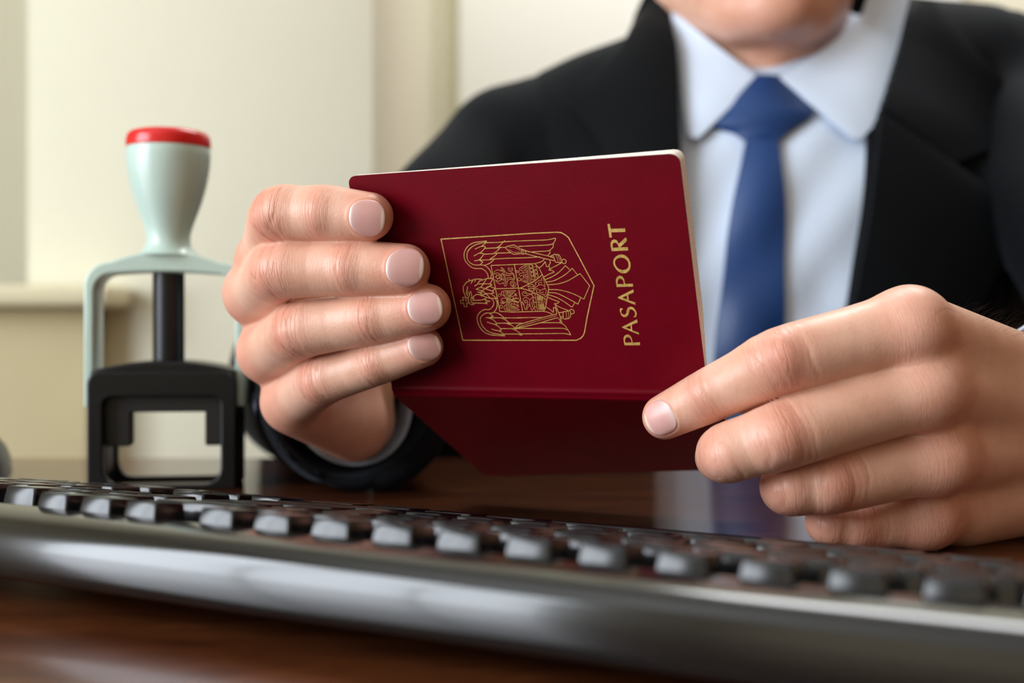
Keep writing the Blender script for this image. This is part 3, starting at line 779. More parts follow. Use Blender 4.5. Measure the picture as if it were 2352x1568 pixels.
# ------------------------------------------------------------------ implicit-surface toolkit (mm, camera height = 0)
def hp(u, v, y): return np.array([(u-1176)/FPX*y, y, (740-v)/FPX*y])
def smin(a, b, k):
    h = np.maximum(k-np.abs(a-b), 0)/k
    return np.minimum(a, b)-h*h*k*.25
def rcone(P, a, b, ra, rb):
    ab = b-a; t = np.clip(((P-a)@ab)/(ab@ab), 0, 1)
    q = P-a-t[:, None]*ab
    return np.sqrt((q*q).sum(1))-(ra+(rb-ra)*t)
def ellip(P, c, r, R=None):
    q = P-np.asarray(c, float)
    if R is not None: q = q@R
    r = np.asarray(r, float); k0 = np.sqrt(((q/r)**2).sum(1)); k1 = np.sqrt(((q/(r*r))**2).sum(1))+1e-9
    return k0*(k0-1)/k1
def surface_nets(sdf, lo, hi, h, band=None):
    """polygonise sdf(P)->d on a grid of step h inside lo..hi; only blocks near the surface are evaluated finely"""
    B = 8; lo = np.asarray(lo, float); nb = np.ceil((np.asarray(hi, float)-lo)/(h*B)).astype(int); N = nb*B+1
    cc = [lo[i]+(np.arange(nb[i])+.5)*B*h for i in range(3)]
    G = np.stack(np.meshgrid(*cc, indexing='ij'), -1).reshape(-1, 3)
    dc = sdf(G).astype(np.float32)
    D = np.repeat(np.repeat(np.repeat(dc.reshape(nb), B, 0), B, 1), B, 2); D = np.pad(D, ((0, 1),)*3, mode='edge')
    keep = np.where(np.abs(dc) < h*B*1.05+1.5)[0]
    ib = np.stack(np.unravel_index(keep, nb), 1)*B
    loc = np.stack(np.meshgrid(*[np.arange(B+1)]*3, indexing='ij'), -1).reshape(-1, 3)
    for c0 in range(0, len(ib), 400):
        I = (ib[c0:c0+400, None, :]+loc[None]).reshape(-1, 3)
        D[I[:, 0], I[:, 1], I[:, 2]] = sdf(lo+I*h)
    S_ = D < 0
    corners = [(i, j, k) for i in (0, 1) for j in (0, 1) for k in (0, 1)]
    n0, n1, n2 = N-1
    cnt = np.zeros((n0, n1, n2), np.int8)
    for i, j, k in corners: cnt += S_[i:i+n0, j:j+n1, k:k+n2]
    act = np.stack(np.where((cnt > 0) & (cnt < 8)), 1)
    idx = -np.ones((n0, n1, n2), np.int32); idx[act[:, 0], act[:, 1], act[:, 2]] = np.arange(len(act))
    val = np.stack([D[act[:, 0]+i, act[:, 1]+j, act[:, 2]+k] for i, j, k in corners], 1)
    co = np.array(corners, float); acc = np.zeros((len(act), 3)); num = np.zeros(len(act))
    for a in range(8):
        for b in range(a+1, 8):
            if np.abs(co[a]-co[b]).sum() != 1: continue
            m_ = (val[:, a] < 0) != (val[:, b] < 0)
            t = np.where(m_, val[:, a]/(val[:, a]-val[:, b]+1e-12), 0)
            acc += np.where(m_[:, None], co[a]+(co[b]-co[a])*t[:, None], 0); num += m_
    V = lo+(act+acc/num[:, None])*h
    F = []
    for ax in range(3):
        u, w = (ax+1) % 3, (ax+2) % 3
        s0 = [slice(0, n0), slice(0, n1), slice(0, n2)]; s0[u] = slice(1, (n0, n1, n2)[u]); s0[w] = slice(1, (n0, n1, n2)[w])
        s1 = list(s0); s1[ax] = slice(1, (n0, n1, n2)[ax]+1)
        A_ = S_[tuple(s0)]; B_ = S_[tuple(s1)]
        for flip, mask in ((0, A_ & ~B_), (1, ~A_ & B_)):
            q = np.stack(np.where(mask), 1); q[:, u] += 1; q[:, w] += 1
            def at(du, dw):
                r = q.copy(); r[:, u] -= du; r[:, w] -= dw; return idx[r[:, 0], r[:, 1], r[:, 2]]
            f4 = np.stack([at(1, 1), at(0, 1), at(0, 0), at(1, 0)], 1)
            F.append(f4[:, ::-1] if flip else f4)
    F = np.concatenate(F); F = F[(F >= 0).all(1)]
    return V, F
def np_mesh(name, V, F):
    me = bpy.data.meshes.new(name); me.vertices.add(len(V)); me.vertices.foreach_set('co', np.ascontiguousarray((V+CAMV)/1000, np.float32).ravel())
    me.loops.add(F.size); me.loops.foreach_set('vertex_index', np.ascontiguousarray(F, np.int32).ravel())
    me.polygons.add(len(F)); me.polygons.foreach_set('loop_start', np.arange(0, F.size, F.shape[1], dtype=np.int32)); me.polygons.foreach_set('use_smooth', np.ones(len(F), bool))
    me.update(calc_edges=True); return me
def relax(V, F, n=1, w=.5):
    E_ = np.concatenate([F[:, [0, 1]], F[:, [1, 2]], F[:, [2, 3]], F[:, [3, 0]]]); E_ = np.concatenate([E_, E_[:, ::-1]])
    deg = np.bincount(E_[:, 0], minlength=len(V))[:, None]
    for _ in range(n):
        s = np.stack([np.bincount(E_[:, 0], weights=V[E_[:, 1], k], minlength=len(V)) for k in range(3)], 1)
        V = V+(s/np.maximum(deg, 1)-V)*w
    return V

# ------------------------------------------------------------------ hands
class Finger:
    """chain of joints (u, v, y, radius); dorsal = direction of the back of the finger"""
    def __init__(s, joints, dorsal, creases=(), tip_flat=.0, name=''):
        J = [np.append(hp(u, v, y), r) for u, v, y, r in joints]
        s.J = J; s.n = np.asarray(dorsal, float)/np.linalg.norm(dorsal)
        # waist between joints, then a smooth curve through everything
        K = [J[0]]
        for i in range(1, len(J)):
            mid = (J[i-1]+J[i])/2; mid[3] = (J[i-1][3]+J[i][3])/2*(.975 if i < len(J)-1 else 1.0)
            K += [mid, J[i]]
        c = np.array(catmull(K, 3)); s.c = c[:, :3]; s.r = c[:, 3]
        L = np.linalg.norm(np.diff(s.c, axis=0), axis=1); s.s = np.concatenate([[0], np.cumsum(L)])
        s.js = [s.s[min(6*i, len(s.s)-1)] for i in range(len(J))]        # arc length of the joints
        s.lo = (s.c-s.r[:, None]).min(0)-9; s.hi = (s.c+s.r[:, None]).max(0)+9
        s.creases = creases; s.nails = []
    def field(s, P, full=False):
        n = len(P); d = np.full(n, 1e3, np.float32)
        P = P.astype(np.float32)
        if full: sv = np.zeros(n, np.float32); Q = np.zeros((n, 3), np.float32); T = np.zeros((n, 3), np.float32); W = np.zeros(n, np.float32)
        for i in range(len(s.c)-1):
            a, b = s.c[i].astype(np.float32), s.c[i+1].astype(np.float32); ab = b-a; L2 = float(ab@ab)
            t = np.clip(((P-a)@ab)/L2, 0, 1); q = P-a-t[:, None]*ab
            e = np.sqrt(np.einsum('ij,ij->i', q, q))-(s.r[i]+(s.r[i+1]-s.r[i])*t)
            if full:                       # smooth blend of the coordinates of nearby segments
                w = np.exp(-np.clip(e, -12, 40)/.9); W += w
                sv += w*(s.s[i]+t*(s.s[i+1]-s.s[i])); Q += w[:, None]*q; T += w[:, None]*(ab/math.sqrt(L2))
            np.minimum(d, e, out=d)
        # dorsal swelling over the middle and end joints
        for j, amt in zip(range(1, len(s.J)-1), (1.0, .55)):
            c = s.J[j][:3]+s.n*s.J[j][3]*.42; rr = s.J[j][3]*.66
            d = smin(d, np.linalg.norm(P-c.astype(np.float32), axis=1)-rr-.12*amt, 2.6)
        if not full: return d
        sv /= W; Q /= W[:, None]; T /= np.linalg.norm(T, axis=1)[:, None]+1e-9
        nn = s.n-T*(T@s.n)[:, None]; nn /= np.linalg.norm(nn, axis=1)[:, None]+1e-9
        bb = np.cross(T, nn)
        ang = np.arctan2((Q*bb).sum(1), (Q*nn).sum(1))
        return d, sv, ang
    def detail(s, P, d):
        """creases and nail folds, as an offset of the field"""
        m_ = np.abs(d) < 1.6
        if not m_.any(): return d
        Pm = P[m_]; dm, sv, ang = s.field(Pm, True)
        off = np.zeros(len(Pm)); dors = np.clip(np.cos(ang)*1.25+.1, 0, 1)
        for (pos, depth, wid, ph) in s.creases:
            x = sv-pos-.55*np.sin(ang*2.3+ph)-.25*np.sin(ang*6+ph*3)
            off += depth*np.exp(-(x/wid)**2)*dors*(.65+.35*np.sin(ang*3.1+ph*2))
        for nail in s.nails:
            x, y = nail.coords(Pm); e = nail.edge(x, y)
            near = ((Pm-nail.c)@nail.n) > -4.5
            off += near*np.where(e < 0, .30*np.clip(-e/.7, 0, 1), -.26*np.exp(-((e-.8)/.7)**2)*nail.fold(x))
        d = d.copy(); d[m_] += off.astype(np.float32); return d
class Nail:
    """plate centred where the camera ray (u,v) meets the finger; length along the finger, width across (mm)"""
    def __init__(s, u, v, finger, n, length, width, axis=None, free=.9):
        s.n = np.asarray(n, float)/np.linalg.norm(n)
        ax = (finger.J[-1][:3]-finger.J[-2][:3]) if axis is None else np.asarray(axis, float)
        ax = ax-s.n*(ax@s.n); s.e = ax/np.linalg.norm(ax); s.b = np.cross(s.n, s.e)
        ray = hp(u, v, 1.0); y = finger.J[-1][1]-25
        for _ in range(60):
            d = finger.field((ray*y)[None])[0]
            y += d*.9
            if abs(d) < .02: break
        s.c = ray*y; s.L = length; s.W = width; s.free = free
    def coords(s, P): q = P-s.c; return q@s.e, q@s.b
    def edge(s, x, y):
        """signed distance-like value, negative inside the plate outline"""
        a, b = s.L/2, s.W/2
        p = np.where(x < 0, 2.25, 2.2)
        return ((np.abs(x)/a)**p+(np.abs(y)/b)**p)**(1/p)*min(a, b)-min(a, b)
    def fold(s, x): return np.clip(.75-x/s.L*1.3, .15, 1.1)
    def build(s, sdf):
        nu, nw = 26, 30; v = []; col = []
        g = []
        for i in range(nu+1):
            for k in range(nw+1):
                X = (-1+2*i/nu); Y = (-1+2*k/nw)
                p = 2.25 if X < 0 else 2.2
                m_ = max(abs(X), abs(Y)); q = (abs(X)**p+abs(Y)**p)**(1/p)+1e-9
                g.append((X*m_/q, Y*m_/q))
        g = np.array(g); P = s.c+g[:, :1]*s.e*s.L/2+g[:, 1:]*s.b*s.W/2+s.n*4
        for _ in range(40):
            d = sdf(P); P = P-s.n*np.clip(d, -1, 1)[:, None]*.8
        # smooth the plate to a clean arched surface: quadratic fit of its height
        hgt = (P-s.c)@s.n; X, Y = g[:, 0], g[:, 1]
        core = (np.abs(Y) < .62) & (np.abs(X) < .62)
        Bm = np.stack([np.ones_like(X), X, Y, Y*Y], 1)
        cf = np.linalg.lstsq(Bm[core], hgt[core], rcond=None)[0]
        cf[3] = max(-2.2, min(cf[3], -.8))
        fit = Bm@cf-.45*np.maximum(X, 0)**2-.25*X*X
        rim = np.clip((np.maximum(np.abs(X), np.abs(Y))-.8)/.2, 0, 1)
        fit = fit+.36-.5*rim**2*np.where((X > .55) & (np.abs(Y) < .8), .15, 1)
        top = s.c+g[:, :1]*s.e*s.L/2+g[:, 1:]*s.b*s.W/2+s.n*fit[:, None]
        bot = top-s.n*.55
        V = np.concatenate([top, bot]); F = []; st = nw+1; q = len(top)
        for i in range(nu):
            for k in range(nw):
                a = i*st+k; F.append((a, a+st, a+st+1, a+1)); F.append((q+a, q+a+1, q+a+st+1, q+a+st))
        ring = [k for k in range(nw+1)]+[i*st+nw for i in range(1, nu+1)]+[nu*st+k for k in range(nw-1, -1, -1)]+[i*st for i in range(nu-1, 0, -1)]
        for a, b in zip(ring, ring[1:]+ring[:1]): F.append((a, b, q+b, q+a))
        along = np.concatenate([X, X])
        return V, F, along

def cr(fi, j, offs, depth, wid):
    rnd = random.Random(int(fi.js[j]*100)+j)
    return [(fi.js[j]+o+rnd.uniform(-.4, .4), depth*rnd.choice((.35, .6, 1.0, 1.5)), wid*rnd.uniform(.8, 1.15), rnd.uniform(0, 6)) for o in offs]
PIPC = (-7.0, -4.4, -1.8, .9, 4.2); DIPC = (-3.0, -.6, 1.9)
nR = (-.30, -.94, -.08)
R_index = Finger([(618, 602, 490, 13), (642, 493, 449, 10.7), (748, 488, 441.5, 10.1), (848, 497, 436.5, 8.7)], nR)
R_middle = Finger([(592, 672, 498, 13.4), (645, 620, 453, 11.2), (812, 615, 443.5, 10.2), (930, 618, 438, 9.2)], nR)
R_ring = Finger([(618, 808, 500, 12.5), (692, 757, 460, 11.0), (862, 729, 448, 9.7), (982, 706, 441, 8.6)], nR)
R_pinky = Finger([(668, 922, 503, 11.5), (745, 871, 468, 9.8), (870, 831, 456, 8.5), (972, 796, 449, 7.5)], (-.30, -.93, -.2))
R_thumb = Finger([(800, 800, 548, 15), (880, 665, 500, 11.5), (945, 612, 470, 10.5), (1010, 592, 455.5, 8.8)], (.2, .95, .1))
for f_ in (R_index, R_middle, R_ring, R_pinky):
    f_.creases = cr(f_, 1, PIPC, .28, .38)+cr(f_, 2, DIPC, .24, .36)
R_index.nails = [Nail(841, 499, R_index, (-.30, -.95, .02), 11.9, 12.8)]
R_middle.nails = [Nail(928, 614, R_middle, (-.32, -.93, -.06), 12.2, 13.4)]
R_ring.nails = [Nail(974, 706, R_ring, (-.32, -.93, .06), 12.0, 12.0)]
R_pinky.nails = [Nail(973, 793, R_pinky, (-.30, -.92, .2), 10.8, 10.0)]
nL = (-.08, -.985, .12)
L_index = Finger([(2088, 754, 404, 13.2), (1795, 827, 396, 10.9), (1628, 908, 407, 9.1), (1527, 957, 415.5, 7.7)], (-.2, -.95, .25))
L_middle = Finger([(2125, 888, 406, 13.6), (1795, 1000, 393, 11.2), (1674, 1039, 399, 10.0), (1652, 1050, 424, 8.4)], (-.35, -.93, -.1))
L_ring = Finger([(2150, 1046, 415, 12.6), (1910, 1105, 405, 10.9), (1817, 1117, 406, 9.9), (1800, 1122, 430, 8.0)], (-.35, -.93, -.1))
L_pinky = Finger([(2125, 1178, 428, 11.6), (1975, 1203, 424, 9.0), (1908, 1199, 425, 8.5), (1896, 1196, 446, 7.4)], (-.3, -.93, -.1))
L_thumb = Finger([(2360, 905, 468, 15), (2150, 905, 470, 12), (1900, 912, 452, 10.5), (1680, 890, 441, 8.8)], (.1, .97, .2))
for f_ in (L_index, L_middle, L_ring, L_pinky):
    f_.creases = cr(f_, 1, PIPC, .22, .45)+cr(f_, 2, DIPC, .24, .42)
L_index.nails = [Nail(1515, 962, L_index, (-.42, -.88, -.14), 11.6, 11.8)]

def hand_sdf(fingers, bones, knuckle=0.0, kf=1.6):
    """bones: capsules of the palm (a, b, ra, rb) joined softly; knuckle: how far the knuckles stand out"""
    lo = np.min([f.lo for f in fingers], 0); hi = np.max([f.hi for f in fingers], 0)
    def sdf(P, detail=True):
        d = np.full(len(P), 1e3)
        palm = None
        for a, b, ra, rb in bones:
            e = rcone(P, a, b, ra, rb); palm = e if palm is None else smin(palm, e, 6.0)
        fd = None; root = None
        for f in fingers:
            e = np.full(len(P), 60.0)
            m_ = ((P > f.lo) & (P < f.hi)).all(1)
            if m_.any():
                q = f.field(P[m_])
                if detail: q = f.detail(P[m_], q)
                e[m_] = q
            e = np.where(m_, e, np.maximum(6.0, np.linalg.norm(np.maximum(np.maximum(f.lo-P, P-f.hi), 0), axis=1)+6))
            fd = e if fd is None else smin(fd, e, kf)
        d = smin(fd, palm, 4.5)
        if knuckle:
            for f in fingers[:4]:
                J = f.J[0]; d = smin(d, np.linalg.norm(P-(J[:3]+f.n*J[3]*.42), axis=1)-J[3]*.62-knuckle, 9.0)
        return d
    return sdf
Rc = [hp(770, 800, 545), hp(778, 850, 548), hp(790, 905, 550), hp(800, 955, 552)]
R_bones = [(R_index.J[0][:3], Rc[0], 12.5, 15), (R_middle.J[0][:3], Rc[1], 12.8, 15), (R_ring.J[0][:3], Rc[2], 12, 15), (R_pinky.J[0][:3], Rc[3], 11.5, 15),
           (hp(700, 935, 510), hp(812, 985, 560), 12.5, 15), (Rc[0], R_thumb.J[1][:3], 15, 12.5), (hp(700, 760, 515), hp(800, 850, 560), 15, 17),
           (Rc[0], hp(815, 880, 575), 15, 17), (Rc[3], hp(815, 965, 580), 15, 17), (hp(815, 880, 575), hp(800, 885, 650), 18, 21), (hp(815, 965, 580), hp(800, 960, 650), 18, 21)]
R_sdf = hand_sdf([R_index, R_middle, R_ring, R_pinky, R_thumb], R_bones)
Lc = [hp(2375, 880, 452), hp(2385, 935, 450), hp(2385, 1015, 453), hp(2385, 1100, 460)]
L_bones = [(L_index.J[0][:3], Lc[0], 12.8, 16), (L_middle.J[0][:3], Lc[1], 12.5, 16), (L_ring.J[0][:3], Lc[2], 12, 16), (L_pinky.J[0][:3], Lc[3], 11.5, 17),
           (hp(2200, 1165, 442), hp(2390, 1115, 466), 14, 17), (hp(2180, 900, 430), hp(2390, 960, 468), 15, 18), (Lc[0], L_thumb.J[1][:3], 15, 13),
           (Lc[0], hp(2465, 900, 490), 16, 18), (Lc[3], hp(2465, 990, 495), 17, 18), (hp(2465, 900, 490), hp(2560, 895, 560), 18, 21), (hp(2465, 990, 495), hp(2560, 985, 565), 18, 21)]
L_sdf = hand_sdf([L_index, L_middle, L_ring, L_pinky, L_thumb], L_bones, .25)
HRES = .58
hand_parts = []
for name_, sdf_, fs, bn in (('R', R_sdf, [R_index, R_middle, R_ring, R_pinky, R_thumb], R_bones), ('L', L_sdf, [L_index, L_middle, L_ring, L_pinky, L_thumb], L_bones)):
    pts = np.concatenate([np.array([np.minimum(a-ra, b-rb) for a, b, ra, rb in bn]), np.array([np.maximum(a+ra, b+rb) for a, b, ra, rb in bn])]+[np.stack([f.lo+6, f.hi-6]) for f in fs])
    V, F = surface_nets(sdf_, pts.min(0)-3, pts.max(0)+3, HRES)
    V = relax(V, F, 1, .35)
    # per-vertex attributes: finger coordinates, wrinkle mask, redness
    best = np.full(len(V), 1e3); att = np.zeros((len(V), 3)); wr = np.zeros(len(V)); red = np.zeros(len(V))
    for q, f in enumerate(fs):
        m_ = ((V > f.lo) & (V < f.hi)).all(1)
        d, sv, ang = f.field(V[m_], True); up = d < best[m_]; ix = np.where(m_)[0][up]
        best[ix] = d[up]; sv = sv[up]; ang = ang[up]; dors = np.clip(np.cos(ang)*1.2+.25, 0, 1)
        att[ix] = np.stack([sv, ang*9, np.full(len(ix), q*37.0)], 1)
        j1, j2 = f.js[1], f.js[2]
        near = np.clip(1-d[up]/3, 0, 1)
        wr[ix] = np.maximum(np.exp(-((sv-j1)/6.5)**2), .75*np.exp(-((sv-j2)/4.2)**2))*dors*near*(1 if name_ == 'R' else .55)+.05*near
        red[ix] = np.maximum(np.maximum(.75*np.exp(-((sv-j1)/6)**2), .6*np.exp(-((sv-j2)/4.5)**2))*dors, .8*np.clip((sv-j2-6)/12, 0, 1))*near
    kn = np.array([f.J[0][:3]+np.array([0, 0, 0]) for f in fs[:4]])
    for c in kn:
        g_ = np.exp(-(np.linalg.norm(V-c, axis=1)/17)**4); red = np.maximum(red, .85*g_); wr = np.maximum(wr, (.35 if name_ == 'R' else .6)*g_)
    hand_parts.append((V, F, att, wr, red))
# ------------------------------------------------------------------ skin
def skin_mat():
    m = Mat('skin'); m.set(Roughness=.41, Specular_IOR_Level=.45, Subsurface_Weight=.2, Subsurface_Scale=.004)
    m.b.inputs['Subsurface Radius'].default_value = (1.0, .35, .2)
    at = m.node('ShaderNodeAttribute', attribute_name='fing'); wr = m.node('ShaderNodeAttribute', attribute_name='wrinkle'); rd = m.node('ShaderNodeAttribute', attribute_name='redness')
    n1 = m.noise(70, 4, .6); n2 = m.noise(420, 3, .6)
    base = m.ramp(n1.outputs[0], [(.25, lin((210, 156, 130))), (.5, lin((220, 170, 146))), (.78, lin((229, 184, 162)))])
    mx = m.node('ShaderNodeMix', data_type='RGBA'); mx.inputs['B'].default_value = lin((207, 126, 105))
    fc = m.node('ShaderNodeMath', operation='MULTIPLY'); fc.inputs[1].default_value = .68; m.l.new(rd.outputs['Fac'], fc.inputs[0])
    m.l.new(fc.outputs[0], mx.inputs['Factor']); m.l.new(base, mx.inputs['A']); 
    # transverse fine wrinkles from the finger coordinates
    mp = m.node('ShaderNodeMapping'); mp.inputs['Scale'].default_value = (.85, .05, 1); m.l.new(at.outputs['Vector'], mp.inputs[0])
    w1 = m.node('ShaderNodeTexNoise'); w1.inputs['Scale'].default_value = 1.0; w1.inputs['Detail'].default_value = 3; m.l.new(mp.outputs[0], w1.inputs['Vector'])
    rg = m.node('ShaderNodeMath', operation='SUBTRACT'); rg.inputs[1].default_value = .5; m.l.new(w1.outputs[0], rg.inputs[0])
    ab = m.node('ShaderNodeMath', operation='ABSOLUTE'); m.l.new(rg.outputs[0], ab.inputs[0])
    rr = m.ramp(ab.outputs[0], [(0, (0, 0, 0, 1)), (.035, (1, 1, 1, 1))])
    iv = m.node('ShaderNodeMath', operation='SUBTRACT'); iv.inputs[0].default_value = 1; m.l.new(rr, iv.inputs[1])
    ml = m.node('ShaderNodeMath', operation='MULTIPLY'); m.l.new(iv.outputs[0], ml.inputs[0]); m.l.new(wr.outputs['Fac'], ml.inputs[1])
    # crease colour
    mx2 = m.node('ShaderNodeMix', data_type='RGBA'); mx2.inputs['B'].default_value = lin((170, 98, 74))
    f2 = m.node('ShaderNodeMath', operation='MULTIPLY'); f2.inputs[1].default_value = .3; m.l.new(ml.outputs[0], f2.inputs[0]); m.l.new(f2.outputs[0], mx2.inputs['Factor'])
    m.l.new(mx.outputs['Result'], mx2.inputs['A']); m.col(mx2.outputs['Result'])
    ng = m.node('ShaderNodeMath', operation='MULTIPLY'); ng.inputs[1].default_value = -1; m.l.new(ml.outputs[0], ng.inputs[0])
    b1 = m.node('ShaderNodeBump'); b1.inputs['Strength'].default_value = .42; b1.inputs['Distance'].default_value = .0005; m.l.new(ng.outputs[0], b1.inputs['Height'])
    v1 = m.node('ShaderNodeTexVoronoi'); v1.inputs['Scale'].default_value = 1100; tc = m.node('ShaderNodeTexCoord'); m.l.new(tc.outputs['Object'], v1.inputs['Vector'])
    m.l.new(v1.outputs['Distance'], (b2 := m.node('ShaderNodeBump')).inputs['Height']); b2.inputs['Strength'].default_value = .16; b2.inputs['Distance'].default_value = .00025
    m.l.new(b1.outputs[0], b2.inputs['Normal']); m.l.new(b2.outputs[0], m.b.inputs['Normal'])
    return m.m
M['skin'] = skin_mat()
m = Mat('fingernail'); m.set(Roughness=.3, Specular_IOR_Level=.4, Subsurface_Weight=.15, Subsurface_Scale=.003)
ga = m.node('ShaderNodeAttribute', attribute_name='along')
n = m.noise(300, 2, .5); m.col(m.ramp(ga.outputs['Fac'], [(0, lin((232, 206, 200))), (.16, lin((224, 180, 173))), (.34, lin((220, 166, 159))), (.87, lin((218, 164, 156))), (.92, lin((232, 204, 190))), (1, lin((226, 198, 180)))])); M['nail'] = m.m

person = empty('person', (.18, .95, 0), 'seated person in black suit, pale blue shirt and blue tie holding the passport', 'person')
PINV = Matrix.Translation(-person.location)
def under(o, parent=None):
    o.parent = parent or person
    o.matrix_parent_inverse = PINV if parent is None else Matrix.Identity(4)
    return o

# ---- head, neck, trunk and arms of the body (coarse), joined with the two hands
HX = 176.0
def head_sdf(P):
    P = P+np.array([0, 0, 16.])
    d = ellip(P, (HX, 890, 330), (76, 96, 98))                        # cranium
    d = smin(d, ellip(P, (HX, 853, 272), (62, 66, 66)), 26)           # lower face
    d = smin(d, ellip(P, (HX-2, 806, 222), (25, 21, 19)), 22)         # chin
    for s in (-1, 1):
        d = smin(d, rcone(P, np.array([HX+s*55, 890, 258.]), np.array([HX+s*26, 826, 223.]), 17, 15), 18)   # jaw
        d = smin(d, ellip(P, (HX+s*36, 806, 300), (17, 14, 14)), 14)  # cheekbone
        d = smin(d, ellip(P, (HX+s*78, 898, 302), (6, 15, 28)), 5)    # ear
        d = -smin(-d, ellip(P, (HX+s*31, 792, 327), (17, 13, 11)), 8) # eye socket
        d = smin(d, ellip(P, (HX+s*31, 806, 326), (12.5, 12, 12)), 2) # eyelid
        d = smin(d, rcone(P, np.array([HX+s*14, 797, 343.]), np.array([HX+s*48, 806, 345.]), 5, 4), 8)
    d = smin(d, rcone(P, np.array([HX, 800, 335.]), np.array([HX, 778, 293.]), 7, 10), 9)
    for s in (-1, 1): d = smin(d, ellip(P, (HX+s*11, 788, 288), (7, 8, 6)), 5)
    d = smin(d, ellip(P, (HX, 795, 264), (22, 9, 5)), 4); d = smin(d, ellip(P, (HX, 796, 253), (20, 9, 6)), 4)
    d = -smin(-d, rcone(P, np.array([HX-21, 786, 258.6]), np.array([HX+21, 786, 258.6]), 1.6, 1.6), 2)
    d = -smin(-d, ellip(P, (HX-1, 783, 241), (20, 8, 5)), 10)         # hollow under the lip
    d = smin(d, rcone(P, np.array([HX+4, 905, 166.]), np.array([HX, 893, 262.]), 58, 57), 20)   # neck
    d = smin(d, ellip(P, (HX+2, 848, 196), (10, 10, 15)), 14)         # throat
    return d
SHR = np.array([-4, 900, 112.]); SHL = np.array([372, 905, 162.])
ELR = np.array([-122, 770, -34.]); ELL = np.array([372, 690, -25.])
WRR = hp(806, 922, 600); WRL = hp(2540, 945, 545)
def trunk_sdf(P, g=0.0):
    """clothed trunk inflated by g"""
    d = ellip(P, (HX+8, 895, 30), (196+g, 106+g, 178+g))
    d = smin(d, ellip(P, (HX-12, 898, -150), (250+g, 116+g, 190+g)), 60)
    d = smin(d, rcone(P, np.array([HX, 915, 185.]), SHR+np.array([14, 0, 8]), 50+g, 46+g), 40)
    d = smin(d, rcone(P, np.array([HX+8, 915, 190.]), SHL+np.array([-14, 0, 6]), 50+g, 46+g), 40)
    return d
def arm_sdf(P, g=0.0):
    d = rcone(P, SHR, ELR, 46+g, 37+g); d = smin(d, rcone(P, ELR, WRR, 37+g, 25+g), 10)
    e = rcone(P, SHL, ELL, 46+g, 37+g); e = smin(e, rcone(P, ELL, WRL, 37+g, 25+g), 10)
    return np.minimum(d, e)
def body_sdf(P):
    d = smin(head_sdf(P), trunk_sdf(P, -14), 25)
    return smin(d, arm_sdf(P, 0), 20)
Vb, Fb = surface_nets(body_sdf, (-190, 660, -345), (470, 1030, 440), 4.0)
Vb = relax(Vb, Fb, 2, .5)
parts = [(Vb, Fb, np.zeros((len(Vb), 3)), np.zeros(len(Vb)), np.clip(np.exp(-(np.linalg.norm(Vb-np.array([HX, 805, 225]), axis=1)/55)**4)*.35, 0, 1))]+hand_parts
V = np.concatenate([p[0] for p in parts]); o_ = 0; Fs = []
for p in parts: Fs.append(p[1]+o_); o_ += len(p[0])
me = np_mesh('body', V, np.concatenate(Fs))
for nm, k in (('wrinkle', 3), ('redness', 4)):
    a = me.attributes.new(nm, 'FLOAT', 'POINT'); a.data.foreach_set('value', np.concatenate([p[k] for p in parts]).astype(np.float32))
a = me.attributes.new('fing', 'FLOAT_VECTOR', 'POINT'); a.data.foreach_set('vector', np.concatenate([p[2] for p in parts]).astype(np.float32).ravel())
body = under(link('body', me, M['skin'], None, False)); body['label'] = 'skin of face, neck and both hands'
for f_, sd in ((R_index, R_sdf), (R_middle, R_sdf), (R_ring, R_sdf), (R_pinky, R_sdf), (L_index, L_sdf)):
    for nl in f_.nails:
        Vn, Fn, along = nl.build(lambda P: f_.field(P))
        me = bpy.data.meshes.new('fingernail'); me.from_pydata([tuple(p) for p in (Vn+CAMV)/1000], [], Fn); me.update()
        a = me.attributes.new('along', 'FLOAT', 'POINT'); a.data.foreach_set('value', ((along+1)/2).astype(np.float32))
        under(link('fingernail', me, M['nail']), body)
# ------------------------------------------------------------------ clothing
def cloth(name, rgb, rough, sc, amp, bump, **k):
    m = Mat(name); m.set(Roughness=rough, **k); c = lin(rgb); n = m.noise(sc, 4, .7); n2 = m.noise(14, 3)
    mx = m.node('ShaderNodeMath', operation='MULTIPLY'); m.l.new(n.outputs[0], mx.inputs[0]); m.l.new(n2.outputs[0], mx.inputs[1])
    m.col(m.ramp(mx.outputs[0], [(.1, tuple(x*(1-amp) for x in c[:3])+(1,)), (.4, tuple(min(1, x*(1+amp)) for x in c[:3])+(1,))]))
    m.bump(n.outputs[0], .4, bump); return m.m
M['jacket'] = cloth('black_suit_cloth', (6, 8, 11), .78, 1500, .3, .0003, Sheen_Weight=.05, Sheen_Roughness=.4, Sheen_Tint=(.7, .8, 1, 1), Specular_IOR_Level=.12)
M['shirt'] = cloth('pale_blue_shirt_cloth', (212, 226, 246), .7, 1800, .05, .0002)
M['tie'] = cloth('blue_satin', (9, 58, 116), .36, 2500, .15, .0002, Sheen_Weight=.08)
M['button'] = plain('dark_button', (30, 34, 44), .25, 60, .1)

